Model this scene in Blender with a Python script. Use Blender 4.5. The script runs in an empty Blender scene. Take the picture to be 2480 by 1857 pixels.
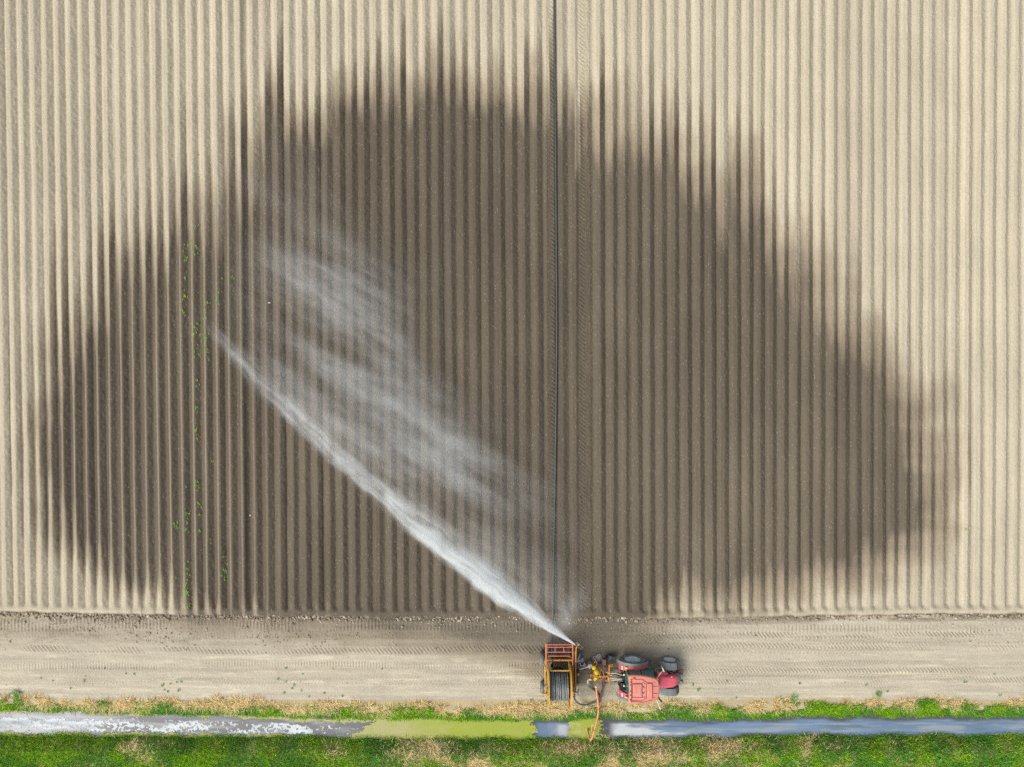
import bpy, math, random
import numpy as np
from math import radians, sin, cos, pi
from mathutils import Vector

random.seed(7)
RNG = np.random.default_rng(11)
SC = bpy.context.scene
COL = SC.collection

# ------------------------------------------------------------------ camera, sky, sun, exposure
H = 46.0                                   # drone height above the furrows, metres
F = 1822.0                                 # focal length in photograph pixels
cam = bpy.data.cameras.new('camera')
cam.sensor_fit = 'HORIZONTAL'; cam.sensor_width = 36.0
cam.lens = 36.0 * F / 2480.0
cam.clip_start = 0.5; cam.clip_end = 3000
camo = bpy.data.objects.new('camera', cam); COL.objects.link(camo)
camo.location = (0, 0, H); camo.rotation_euler = (0, 0, 0)
SC.camera = camo

SUN_EL, SUN_DIR = radians(50), (-0.84, -0.54)      # sun stands low-left of the picture
world = bpy.data.worlds.new('World'); SC.world = world
world.use_nodes = True
wn = world.node_tree; wn.nodes.clear()
sky = wn.nodes.new('ShaderNodeTexSky'); sky.sky_type = 'NISHITA'; sky.sun_disc = False
sky.sun_elevation = SUN_EL
sky.sun_rotation = math.atan2(SUN_DIR[0], SUN_DIR[1])
sky.air_density = 1.0; sky.dust_density = 4.0; sky.ozone_density = 1.0
hsv = wn.nodes.new('ShaderNodeHueSaturation'); hsv.inputs['Saturation'].default_value = 0.40
bg = wn.nodes.new('ShaderNodeBackground'); bg.inputs['Strength'].default_value = 0.135
wo = wn.nodes.new('ShaderNodeOutputWorld')
wn.links.new(sky.outputs[0], hsv.inputs['Color']); wn.links.new(hsv.outputs[0], bg.inputs[0])
wn.links.new(bg.outputs[0], wo.inputs[0])
sl = bpy.data.lights.new('sun', 'SUN'); sl.energy = 2.45; sl.angle = radians(46); sl.color = (1.0, 0.95, 0.86)
so = bpy.data.objects.new('sun', sl); COL.objects.link(so)
sv = Vector((SUN_DIR[0] * cos(SUN_EL), SUN_DIR[1] * cos(SUN_EL), sin(SUN_EL)))
so.rotation_euler = sv.to_track_quat('Z', 'Y').to_euler(); so.location = sv * 200
SC.view_settings.view_transform = 'Standard'; SC.view_settings.look = 'None'
SC.view_settings.exposure = 0.28; SC.view_settings.gamma = 1.0
SC.cycles.use_denoising = False
SC.cycles.volume_bounces = 2
SC.cycles.volume_max_steps = 256
SC.cycles.transparent_max_bounces = 12

# ------------------------------------------------------------------ small helpers
def P(px, py, z=0.0):
    """photograph pixel -> place in the field at height z (metres)"""
    return ((px - 1240.0) * (H - z) / F, -(py - 928.5) * (H - z) / F, z)
def D(dx, dy, z=0.0):
    return P(dx * 1.1212, dy * 1.1212, z)

def vnoise(x, y, seed):
    rng = np.random.default_rng(seed)
    T = rng.random((256, 256)).astype(np.float32)
    xi = np.floor(x).astype(np.int64); yi = np.floor(y).astype(np.int64)
    fx = (x - xi).astype(np.float32); fy = (y - yi).astype(np.float32)
    fx = fx * fx * (3 - 2 * fx); fy = fy * fy * (3 - 2 * fy)
    a = T[xi & 255, yi & 255]; b = T[(xi + 1) & 255, yi & 255]
    c = T[xi & 255, (yi + 1) & 255]; d = T[(xi + 1) & 255, (yi + 1) & 255]
    return (a * (1 - fx) + b * fx) * (1 - fy) + (c * (1 - fx) + d * fx) * fy
def fbm(x, y, seed, octv=4, gain=0.5):
    s = 0; amp = 1; tot = 0
    for o in range(octv):
        s = s + amp * vnoise(x * 2 ** o + 17.3 * o, y * 2 ** o + 5.1 * o, seed + o); tot += amp; amp *= gain
    return s / tot
def sstep(a, b, x):
    t = np.clip((x - a) / (b - a), 0, 1); return t * t * (3 - 2 * t)
def poly_sd(px, py, poly):
    """signed distance to a polygon, positive inside"""
    sh = px.shape; px = px.ravel().astype(np.float32); py = py.ravel().astype(np.float32)
    best = np.full(px.shape, 1e18, np.float32); ins = np.zeros(px.shape, bool)
    n = len(poly)
    for i in range(n):
        x0, y0 = poly[i]; x1, y1 = poly[(i + 1) % n]
        ex, ey = x1 - x0, y1 - y0
        t = np.clip(((px - x0) * ex + (py - y0) * ey) / (ex * ex + ey * ey), 0, 1)
        best = np.minimum(best, (px - x0 - t * ex) ** 2 + (py - y0 - t * ey) ** 2)
        if y0 != y1:
            c = ((y0 > py) != (y1 > py)) & (px < (x1 - x0) * (py - y0) / (y1 - y0) + x0)
            ins ^= c
    d = np.sqrt(best)
    return np.where(ins, d, -d).reshape(sh)

def tag(o, label=None, cat=None, group=None, kind=None):
    if label: o['label'] = label
    if cat: o['category'] = cat
    if group: o['group'] = group
    if kind: o['kind'] = kind
    return o

ORG = {}
def empty(name, loc, label, cat, group=None):
    o = bpy.data.objects.new(name, None); COL.objects.link(o); o.location = loc
    o.empty_display_size = 0.3; ORG[o.name] = Vector(loc)
    return tag(o, label, cat, group)

def mesh_np(name, v, f, mat, attrs=None, smooth=True, ncol=None):
    """big mesh from numpy arrays; f is (n,3) or (n,4); attrs are per-vertex floats or colours"""
    me = bpy.data.meshes.new(name)
    nv, nf, k = len(v), len(f), f.shape[1]
    me.vertices.add(nv); me.vertices.foreach_set('co', v.astype(np.float32).ravel())
    me.loops.add(nf * k); me.loops.foreach_set('vertex_index', f.astype(np.int32).ravel())
    me.polygons.add(nf)
    me.polygons.foreach_set('loop_start', (np.arange(nf) * k).astype(np.int32))
    if smooth: me.polygons.foreach_set('use_smooth', np.ones(nf, bool))
    for an, av in (attrs or {}).items():
        if av.ndim == 1:
            a = me.attributes.new(an, 'FLOAT', 'POINT'); a.data.foreach_set('value', av.astype(np.float32))
        else:
            a = me.attributes.new(an, 'FLOAT_COLOR', 'POINT')
            c4 = np.ones((len(av), 4), np.float32); c4[:, :3] = av
            a.data.foreach_set('color', c4.ravel())
    me.update(calc_edges=True); me.validate()
    me.materials.append(mat)
    o = bpy.data.objects.new(name, me); COL.objects.link(o); ORG[o.name] = Vector((0, 0, 0))
    return o
def grid_faces(nx, ny):
    i = np.arange(nx * ny).reshape(ny, nx)
    return np.stack([i[:-1, :-1], i[:-1, 1:], i[1:, 1:], i[1:, :-1]], -1).reshape(-1, 4)

class MB:
    def __init__(s): s.v = []; s.f = []; s.sm = []
    def add(s, vs, fs, smooth=False):
        b = len(s.v); s.v += [Vector(p) for p in vs]
        s.f += [tuple(b + i for i in f) for f in fs]; s.sm += [smooth] * len(fs)
        return s
    def box(s, c, d, rz=0, ry=0, rx=0, taper=(1, 1)):
        from mathutils import Euler
        R = Euler((rx, ry, rz)).to_matrix(); c = Vector(c); vs = []
        for k in (-1, 1):
            for (i, j) in ((-1, -1), (1, -1), (1, 1), (-1, 1)):
                tx, ty = taper if k > 0 else (1, 1)
                vs.append(c + R @ Vector((i * d[0] / 2 * tx, j * d[1] / 2 * ty, k * d[2] / 2)))
        return s.add(vs, [(3, 2, 1, 0), (4, 5, 6, 7), (0, 1, 5, 4), (1, 2, 6, 5), (2, 3, 7, 6), (3, 0, 4, 7)])
    def bar(s, a, b, w, h=None):
        """square bar between two points"""
        a, b = Vector(a), Vector(b); h = h or w; d = (b - a).normalized()
        up = Vector((0, 0, 1)) if abs(d.z) < .9 else Vector((0, 1, 0))
        x = d.cross(up).normalized(); y = x.cross(d).normalized()
        vs = []
        for p in (a, b):
            for i, j in ((-1, -1), (1, -1), (1, 1), (-1, 1)): vs.append(p + x * i * w / 2 + y * j * h / 2)
        return s.add(vs, [(3, 2, 1, 0), (4, 5, 6, 7), (0, 1, 5, 4), (1, 2, 6, 5), (2, 3, 7, 6), (3, 0, 4, 7)])
    def tube(s, pts, r, n=8, cap=True):
        pts = [Vector(p) for p in pts]; m = len(pts)
        rs = r if isinstance(r, (list, tuple)) else [r] * m
        vs, fs = [], []; ref = None
        for i, p in enumerate(pts):
            d = (pts[min(i + 1, m - 1)] - pts[max(i - 1, 0)]).normalized()
            if ref is None:
                ref = Vector((0, 0, 1)) if abs(d.z) < .9 else Vector((1, 0, 0))
            x = d.cross(ref).normalized(); y = x.cross(d).normalized(); ref = y
            for k in range(n):
                t = 2 * pi * k / n; vs.append(p + (x * cos(t) + y * sin(t)) * rs[i])
        for i in range(m - 1):
            for k in range(n):
                a = i * n + k; b = i * n + (k + 1) % n; fs.append((a, b, b + n, a + n))
        s.add(vs, fs, True)
        if cap:
            b = len(s.v) - m * n
            s.f += [tuple(b + k for k in range(n))[::-1], tuple(b + (m - 1) * n + k for k in range(n))]; s.sm += [False] * 2
        return s
    def lathe(s, prof, c, axis='Y', n=28, a0=0, a1=2 * pi, smooth=True):
        """prof = [(radius, offset along axis)]"""
        c = Vector(c); full = abs(a1 - a0 - 2 * pi) < 1e-6; m = n if full else n + 1
        vs, fs = [], []
        for i in range(m):
            t = a0 + (a1 - a0) * i / n
            for (r, o) in prof:
                if axis == 'Y': q = Vector((r * cos(t), o, r * sin(t)))
                elif axis == 'X': q = Vector((o, r * cos(t), r * sin(t)))
                else: q = Vector((r * cos(t), r * sin(t), o))
                vs.append(c + q)
        k = len(prof)
        for i in range(n):
            j = (i + 1) % m
            for q in range(k - 1):
                fs.append((i * k + q, i * k + q + 1, j * k + q + 1, j * k + q))
        return s.add(vs, fs, smooth)
    def loft(s, rings, smooth=True, cap=True):
        n = len(rings[0]); vs = [p for r in rings for p in r]; fs = []
        for i in range(len(rings) - 1):
            for k in range(n):
                a = i * n + k; b = i * n + (k + 1) % n; fs.append((a, b, b + n, a + n))
        s.add(vs, fs, smooth)
        if cap:
            b = len(s.v) - len(vs)
            s.f += [tuple(b + k for k in range(n))[::-1], tuple(b + (len(rings) - 1) * n + k for k in range(n))]; s.sm += [smooth] * 2
        return s
    def turn(s, rz, c):
        c = Vector(c); cs, sn = cos(rz), sin(rz)
        for i, p in enumerate(s.v):
            q = p - c; s.v[i] = c + Vector((q.x * cs - q.y * sn, q.x * sn + q.y * cs, q.z))
        return s
    def build(s, name, mat, parent=None, bevel=0, label=None):
        lo = Vector((min(p[i] for p in s.v) for i in range(3))); hi = Vector((max(p[i] for p in s.v) for i in range(3)))
        c = (lo + hi) / 2
        me = bpy.data.meshes.new(name)
        me.from_pydata([tuple(p - c) for p in s.v], [], s.f)
        me.polygons.foreach_set('use_smooth', s.sm); me.materials.append(mat)
        me.validate(); me.update()
        o = bpy.data.objects.new(name, me); COL.objects.link(o); ORG[o.name] = c
        if parent: o.parent = parent; o.location = c - ORG[parent.name]
        else: o.location = c
        if bevel:
            b = o.modifiers.new('bevel', 'BEVEL'); b.width = bevel; b.segments = 2; b.limit_method = 'ANGLE'
        if label: o['label'] = label
        return o

def copy_tree(o, parent, delta):
    c = o.copy(); COL.objects.link(c); ORG[c.name] = ORG[o.name] + Vector(delta)
    c.parent = parent; c.location = ORG[c.name] - (ORG[parent.name] if parent else Vector((0, 0, 0)))
    for ch in list(o.children): copy_tree(ch, c, delta)
    return c

# ------------------------------------------------------------------ node helpers
class NT:
    def __init__(s, mat):
        s.t = mat.node_tree; s.t.nodes.clear(); s.out = s.t.nodes.new('ShaderNodeOutputMaterial')
    def n(s, typ, **kw):
        nd = s.t.nodes.new('ShaderNode' + typ)
        for k, v in kw.items(): setattr(nd, k, v)
        return nd
    def put(s, sock, v):
        if hasattr(v, 'is_output') or isinstance(v, bpy.types.NodeSocket): s.t.links.new(v, sock)
        elif v is not None: sock.default_value = v
    def m(s, op, a, b=None, c=None, clamp=False):
        nd = s.n('Math', operation=op, use_clamp=clamp)
        s.put(nd.inputs[0], a)
        if b is not None: s.put(nd.inputs[1], b)
        if c is not None: s.put(nd.inputs[2], c)
        return nd.outputs[0]
    def mapr(s, v, a, b, c, d, smooth=True):
        nd = s.n('MapRange', interpolation_type='SMOOTHSTEP' if smooth else 'LINEAR')
        for i, q in enumerate((v, a, b, c, d)): s.put(nd.inputs[i], q)
        return nd.outputs[0]
    def attr(s, name, col=False):
        nd = s.n('Attribute', attribute_name=name); return nd.outputs['Color' if col else 'Fac']
    def mix(s, f, a, b, mode='MIX'):
        nd = s.n('Mix', data_type='RGBA', blend_type=mode)
        s.put(nd.inputs[0], f); s.put(nd.inputs[6], a if not isinstance(a, tuple) else (*a[:3], 1))
        s.put(nd.inputs[7], b if not isinstance(b, tuple) else (*b[:3], 1)); return nd.outputs[2]
    def noise(s, vec, scale, detail=3, rough=0.55, dist=0.0):
        nd = s.n('TexNoise'); s.put(nd.inputs['Vector'], vec); s.put(nd.inputs['Scale'], scale)
        s.put(nd.inputs['Detail'], detail); s.put(nd.inputs['Roughness'], rough); s.put(nd.inputs['Distortion'], dist)
        return nd.outputs['Fac']
    def obj(s): return s.n('TexCoord').outputs['Object']
    def pos(s): return s.n('NewGeometry').outputs['Position']
    def scale(s, vec, sc):
        nd = s.n('Mapping'); s.put(nd.inputs['Vector'], vec); nd.inputs['Scale'].default_value = sc; return nd.outputs[0]
    def xyz(s, vec):
        nd = s.n('SeparateXYZ'); s.put(nd.inputs[0], vec); return nd.outputs
    def comb(s, x, y, z):
        nd = s.n('CombineXYZ')
        for i, q in enumerate((x, y, z)): s.put(nd.inputs[i], q)
        return nd.outputs[0]
    def ramp(s, fac, stops):
        nd = s.n('ValToRGB'); s.put(nd.inputs[0], fac); e = nd.color_ramp.elements
        while len(e) < len(stops): e.new(0.5)
        for k, (p, c) in enumerate(stops):
            e[k].position = p; e[k].color = (c, c, c, 1) if not isinstance(c, tuple) else (*c, 1)
        return nd.outputs[0]
    def bump(s, h, strength=0.3, dist=0.02):
        nd = s.n('Bump'); nd.inputs['Strength'].default_value = strength; nd.inputs['Distance'].default_value = dist
        s.put(nd.inputs['Height'], h); return nd.outputs[0]
    def bsdf(s, col, rough=0.6, metal=0.0, normal=None, **kw):
        nd = s.n('BsdfPrincipled')
        s.put(nd.inputs['Base Color'], (*col[:3], 1) if isinstance(col, tuple) else col)
        s.put(nd.inputs['Roughness'], rough); s.put(nd.inputs['Metallic'], metal)
        if normal is not None: s.put(nd.inputs['Normal'], normal)
        for k, v in kw.items(): s.put(nd.inputs[k.replace('_', ' ')], v)
        return nd.outputs[0]
    def surf(s, sh): s.t.links.new(sh, s.out.inputs['Surface'])
def newmat(name):
    m = bpy.data.materials.new(name); m.use_nodes = True; return m, NT(m)

def paint(name, col, rough=0.5, metal=0.0, var=0.25, dirt=None, dirt_amt=0.35, scale=6.0, bump=0.0):
    """painted / bare surface with uneven tone, dust blotches and fine grain"""
    m, t = newmat(name)
    p = t.pos()
    n1 = t.noise(p, scale, 4, 0.6)
    c = t.mix(t.mapr(n1, 0.3, 0.7, 0, 1), tuple(q * (1 - var) for q in col), tuple(min(1, q * (1 + var)) for q in col))
    n2 = t.noise(p, scale * 0.6 + 1.3, 5, 0.7)
    d = dirt or (0.33, 0.27, 0.2)
    c = t.mix(t.mapr(n2, 0.5, 0.72, 0, dirt_amt), c, d)
    r = t.mapr(n2, 0.3, 0.7, max(0.05, rough - 0.1), min(1, rough + 0.2))
    nb = t.bump(t.noise(p, scale * 8, 2), bump, 0.01) if bump else None
    t.surf(t.bsdf(c, r, metal, nb)); return m

# soil: dry <-> wet by the stain attribute, lighter dust and pale stones
def soil(name, dry=(0.396, 0.354, 0.265), wet=(0.079, 0.064, 0.045), speck=0.35):
    m, t = newmat(name)
    p = t.pos(); w = t.attr('wet'); tone = t.attr('tone')
    g = t.noise(p, 14, 4, 0.75); g2 = t.noise(p, 0.35, 3)
    grain = t.noise(p, 30, 2, 0.8)
    w2 = t.m('ADD', w, t.m('MULTIPLY', t.m('SUBTRACT', grain, 0.5), t.m('MULTIPLY', t.m('MULTIPLY', w, t.m('SUBTRACT', 1.0, w)), 3.2)), clamp=True)
    c = t.mix(w2, dry, wet)
    mid = t.m('MULTIPLY', t.m('MULTIPLY', w2, t.m('SUBTRACT', 1.0, w2)), 1.6)
    c = t.mix(mid, c, (0.235, 0.180, 0.118))
    k = t.m('ADD', t.mapr(g, 0.25, 0.75, 0.80, 1.18, False), t.m('MULTIPLY', t.m('SUBTRACT', g2, 0.5), 0.22))
    k = t.m('MULTIPLY', k, t.mapr(grain, 0.2, 0.8, 0.84, 1.16, False))
    k = t.m('MULTIPLY', k, t.m('ADD', 1.0, tone))
    v = t.n('VectorMath', operation='SCALE'); t.put(v.inputs[0], c); t.put(v.inputs['Scale'], k)
    vo = t.n('TexVoronoi', feature='F1'); t.put(vo.inputs['Vector'], p); vo.inputs['Scale'].default_value = 8.0
    rnd = t.xyz(vo.outputs['Color'])[0]
    st = t.m('MULTIPLY', t.m('LESS_THAN', vo.outputs['Distance'], 0.14), t.m('GREATER_THAN', rnd, 1 - speck))
    c2 = t.mix(t.m('MULTIPLY', st, 0.75), v.outputs[0], (0.50, 0.46, 0.39))
    nb = t.bump(t.noise(p, 22, 5, 0.75), 0.42, 0.03)
    t.surf(t.bsdf(c2, t.mapr(w2, 0, 1, 0.95, 0.72), 0, nb, Specular_IOR_Level=0.25)); return m

M = {}
M['soil'] = soil('ridge soil'); M['track'] = soil('track soil', (0.40, 0.362, 0.280), (0.115, 0.1, 0.075), 0.25)

# ------------------------------------------------------------------ the wet stain, traced from the photograph (display px)
WET = [(60, 960), (58, 870), (85, 760), (120, 690), (180, 640), (240, 530), (310, 490), (380, 450), (440, 370), (490, 275), (540, 222),
       (600, 200), (680, 175), (720, 165), (790, 165), (850, 120), (900, 105), (980, 100), (1050, 135), (1140, 150), (1200, 195),
       (1300, 205), (1340, 285), (1400, 305), (1470, 300), (1540, 345), (1600, 405), (1680, 490), (1760, 545), (1810, 620), (1855, 700),
       (1930, 750), (1955, 810), (2010, 870), (2035, 950), (2060, 1000), (2040, 1080), (2022, 1135), (1990, 1185), (1900, 1225),
       (1800, 1250), (1650, 1272), (1530, 1285), (1430, 1300), (1385, 1325), (1340, 1400), (1318, 1415), (1300, 1455), (1270, 1440), (1240, 1400), (1215, 1395), (1160, 1412),
       (1080, 1385), (1000, 1365), (900, 1345), (760, 1338), (600, 1332), (430, 1325), (330, 1292), (240, 1262), (170, 1222),
       (110, 1180), (80, 1100), (60, 1030)]
WET = [(a * 1.1212, b * 1.1212) for a, b in WET]
def wetness(X, Y, row, phase):
    """row: ridge index (or None), phase: 0 furrow .. 1 crest"""
    px = X * F / H + 1240; py = 928.5 - Y * F / H
    sd = poly_sd(px, py, WET) * H / F
    n = (fbm(X * .55, Y * .22, 5, 4) - .5) * 1.9 + 1.5 * sstep(-8, -12, Y) * sstep(430, 620, px) * (1 - .65 * sstep(1500, 1700, px)) * sstep(-14.4, -13.9, Y) + .9 * sstep(-13.6, -14.2, Y)
    n += (fbm(X * .12 + 9, Y * .8, 15, 3) - .5) * 1.3 * sstep(1500, 2100, px)
    if row is not None:
        rr = np.random.default_rng(3).normal(0, 1.0, 400); rr[164:169] = (.2, -.3, .4, .1, -.2)
        rs = np.random.default_rng(4).normal(0, 0.55, 400)
        ri = np.clip(np.floor(row).astype(int) + 120, 0, 398)
        up = sstep(-1, 8, Y)
        n += rr[ri] * (0.22 + 0.55 * up) * sstep(150, 500, px) - .4 * sstep(1950, 1500, px) - .75 * sstep(-6, 4, Y) * sstep(1450, 1150, px)
        side = row - np.floor(row)
        n += np.where(side > .56, 0.75, -0.35) * (0.4 + .6 * up) + rs[ri] * (side > .56) * up * 1.9 + (fbm(side * 3 + ri, Y * .5, 17, 3) - .5) * 1.6
        n += (0.5 - phase) * 1.5 * (1 - sstep(400, 800, px) * .6)
    wdt = 1.25 + .75 * sstep(-6, 4, Y) + 0.5 * sstep(1200, 2000, px)
    n = np.clip(n, -3.2, 2.4); n = np.where(px > 1850, np.clip(n, -2, .9), n)
    w = sstep(-wdt, wdt, sd + n * sstep(9, 3, np.abs(sd)))
    w = w * (1 - (.0 + .06 * fbm(X * .14, Y * .1, 18, 3)) * sstep(700, 2000, px + (fbm(X * .1, Y * .1, 19, 3) - .5) * 900) * sstep(8, -8, Y) - .07 * fbm(X * .5, Y * .18, 20, 3))
    return w, sd

# ------------------------------------------------------------------ field
KT = [-1, 0, 20, 21, 41, 42, 48, 61, 63, 83]
XT = [-19.5, 9.8, 595.6, 625.6, 1222, 1252.6, 1434.8, 1824.4, 1881, 2475.2]
KS = [-1, 20, 40, 50, 63, 83]; SH = [25, 12.5, 7, 4, 0, -6]
def rows_x(k, Y):
    """ridge coordinate k (integer = furrow) at depth Y -> X"""
    x = np.interp(k, KT, XT)
    x = np.where(k < -1, XT[0] + (k + 1) * 29.3, x); x = np.where(k > 83, XT[-1] + (k - 83) * 29.7, x)
    s = np.interp(k, KS, SH)
    t = (23.45 - Y) / 37.4
    return (x + s * t - 1240) * H / F
EDX = [-600, 0, 300, 620, 900, 1240, 1500, 1700, 1860, 2200, 2480, 3100]
EDY = [1472, 1473, 1478, 1483, 1485, 1487, 1488, 1488, 1484, 1479, 1477, 1475]
def field_edge(X):
    px = X * F / H + 1240
    return -(np.interp(px, EDX, EDY) - 928.5) * H / F + (vnoise(X * 1.3, X * 0, 31) - .5) * .12

NPR = 16
ks = np.arange(-21, 104 + 1e-6, 1.0 / NPR)
s_ = np.concatenate([[-.42, -.34, -.26, -.18, -.1], np.arange(0, 1.2, .06), np.arange(1.2, 38.4, .062), np.arange(38.5, 49, .3)])
K, S = np.meshgrid(ks, s_)
Yb = field_edge(rows_x(ks, -14.0))[None, :]
Yg = Yb + S
Xg = rows_x(K, Yg) + (fbm(np.floor(K * .25) * 5.3, Yg * .09, 30, 3) - .5) * .07 + (fbm(np.round(K) * 3.3, Yg * .35, 32, 2) - .5) * .03
ph = K - np.floor(K)
rj = np.random.default_rng(21); rown = rj.normal(0, 1, 300); ki = (np.floor(K) + 60).astype(int)
fur = np.random.default_rng(22).normal(0, 1, 300); kf = (np.round(K) + 60).astype(int)
# trapezoid ridge: furrow floor, left slope, flat crown, right slope
jl = (vnoise(np.floor(K) * 1.0, Yg * .12, 23) - .5) * .07; jr = (vnoise(np.floor(K) * 1.0, Yg * .10, 24) - .5) * .12
jl = jl + (fbm(K * 0 + np.floor(K) * 3.1, Yg * 1.6, 25, 2) - .5) * .05; jr = jr + (fbm(np.floor(K) * 2.7, Yg * 1.9, 26, 2) - .5) * .06
tl = np.clip((ph - .03 - jl * .5) / (.25 + jl), 0, 1); tr = np.clip((.985 - ph) / (.405 + jr), 0, 1)
prof = np.minimum(tl, tr); prof = prof * 1.0
hgt = (.164 - .02 * sstep(300, 2200, Xg * F / H + 1240)) + .014 * rown[ki]
crown = .026 * np.clip((ph - .28) / .29, 0, 1) * np.clip((.985 - ph) / .415, 0, 1)
zf = prof * hgt + crown + .02 * fur[kf] * (prof < .25) * (1 - prof * 4)
# pass seam (extra deep furrow)
zf = np.where((K > 19.55) & (K < 20.05), zf - .09 * sstep(19.55, 19.8, K), zf)
# wheel ruts with herringbone prints
def rut(zf, ka, kb, keep, seed):
    c = (ka + kb) / 2; half = (kb - ka) / 2
    q = np.abs(K - c) / half
    wob = (fbm(Yg * .4, Yg * 0 + seed, seed, 3) - .5) * .03
    fl = 1 - sstep(.85, 1.05, q)
    ch = ((Yg + np.abs(K - c) * .75 * 1.0 * (1 if seed % 2 else -1)) / .25) % 1.0
    pat = .11 * np.abs(ch * 2 - 1) * (.35 + .9 * fbm(Xg * 2, Yg * 1.2, seed + 3, 3))
    return np.where(fl > 0, zf * (1 - fl) + (keep + pat + wob) * fl, zf)
zf = rut(zf, 44.28, 44.92, .045, 41)
zf = np.where((K > 44) & (K < 44.26), zf * .75, zf)
zf = rut(zf, 46.84, 47.74, .03, 44)
zf = np.where((K >= 47.74) & (K < 48), zf * .5, zf)
# clods and grain
zf += (fbm(Xg * 9, Yg * 7, 51, 3, .7) - .5) * (.035 + .04 * sstep(.52, .7, ph) * (.5 + fbm(np.floor(K) * 1.7, Yg * .05, 27, 2))) + (fbm(Xg * .3, Yg * .15, 61, 3) - .5) * .08
zf += (np.random.default_rng(9).random(zf.shape) - .5) * .014
# headland end: ridges die into a low lip, then a short drop
e = sstep(.1, .42, S)
lip = .17 + .03 * (fbm(Xg * 3, Yg * 3, 71, 3) - .5)
zf = zf * e + lip * (1 - e)
dn = sstep(.05, -.40, S)
zf = zf - dn * .32
kph = prof
wet, sdw = wetness(Xg, Yg, K, kph)
# pale dry fines on the crest edges inside the lightly wetted left part, dark damp furrow line on the rest
wet = np.clip(wet - .35 * (np.abs(ph - .40) < .05) * sstep(760, 430, Xg * F / H + 1240) * wet, 0, 1)
wet = np.where(S < -.1, np.maximum(wet, .35 + .5 * fbm(Xg * 1.2, Yg, 33, 3)), wet)
tone = (rown[ki] * .035 + (fbm(Xg * .15, Yg * .15, 81, 3) - .5) * .12 + (fbm(Xg * 5, Yg * .25, 91, 3) - .5) * .14 + (vnoise(K * 16, Yg * .03, 28) - .5) * .16 + (fbm(K * 9, Yg * .8, 29, 3) - .5) * .12)
fv = np.stack([Xg, Yg, zf], -1).reshape(-1, 3)
field = mesh_np('field', fv, grid_faces(len(ks), len(s_)), M['soil'], {'wet': wet.ravel(), 'tone': tone.ravel()})
tag(field, 'ridged bare potato field with a dark watered patch', kind='structure')
del K, S, Xg, Yg, zf, fv, wet, tone, prof, ph, tl, tr, ki, kf, crown, hgt, kph, sdw

# ------------------------------------------------------------------ track
WTX = [-700, 0, 300, 620, 900, 1240, 1480, 1700, 1860, 2200, 2480, 3200]
WTT = [1718, 1719, 1726, 1733, 1741, 1744, 1740, 1740, 1736, 1732, 1733, 1733]
WTB = [1776, 1777, 1778, 1781, 1784, 1785, 1787, 1783, 1781, 1777, 1780, 1780]
WZ = -.55
def water_top(X): return -(np.interp(X * F / (H - WZ) + 1240, WTX, WTT) - 928.5) * (H - WZ) / F + (fbm(X * .9, X * 0, 35, 3) - .5) * .3
def water_bot(X): return -(np.interp(X * F / (H - WZ) + 1240, WTX, WTB) - 928.5) * (H - WZ) / F + (fbm(X * .9, X * 0, 36, 3) - .5) * .25
def ground_z(X, Y):
    wt, wb = water_top(X), water_bot(X)
    z = np.zeros_like(X)
    up = Y - wt                                   # metres above the upper waterline
    z = np.where(up >= 0, -.62 + .62 * sstep(-.1, .95, up), z)
    dn_ = wb - Y
    z = np.where(dn_ >= 0, -.62 + .70 * sstep(-.05, .9, dn_), z)
    z = np.where((up < 0) & (dn_ < 0), -.62 - .3 * np.minimum(1, np.minimum(-up, -dn_) * 3), z)
    return z
xs = np.arange(-46, 46.01, .05); ys = np.arange(-19.3, -13.55, .042)
X, Y = np.meshgrid(xs, ys)
px = X * F / H + 1240; py = 928.5 - Y * F / H
z = ground_z(X, Y)
z = z - .05 * sstep(-14.6, -14.2, Y)
z += (fbm(px / 300, py / 9, 101, 4) - .5) * .07 + (fbm(X * 2, Y * 4, 102, 3) - .5) * .03
z += (fbm(X * 9, Y * 9, 103, 3, .7) - .5) * .03 * (.5 + sstep(1590, 1530, py))
tone = (fbm(px / 260, py / 10, 104, 4) - .5) * .28 + (fbm(px / 50, py / 14, 106, 3) - .5) * .12
BANDS = [(-600, 1330, 1509, 17, 8.4, 'bar', .030), (-600, 1300, 1538, 8, 7, 'bar', .012), (1500, 3100, 1519, 10, 9, 'bar', .022),
         (60, 1420, 1570, 9, 9.5, 'd1', .035), (-600, 1300, 1592, 4, 7, 'd1', .014), (-600, 1290, 1611, 9, 7, 'bar', .024), (-600, 1290, 1623, 6, 6.5, 'chev', .02),
         (-600, 1300, 1648, 8, 7.5, 'd2', .026), (1560, 3100, 1545, 15, 9, 'chev', .042), (1640, 3100, 1572, 13, 9, 'chev', .034),
         (1640, 3100, 1609, 9, 6.8, 'chev', .03), (1640, 3100, 1628, 12, 8.5, 'chev', .036), (1640, 3100, 1646, 8, 8, 'd1', .03), (1640, 3100, 1667, 7, 6.2, 'chev', .028),
         (1290, 1520, 1640, 14, 8, 'chev', .035), (1290, 1520, 1668, 13, 8, 'd2', .03), (1160, 1330, 1610, 16, 8, 'chev', .03), (1440, 1640, 1566, 12, 8, 'chev', .03)]
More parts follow.
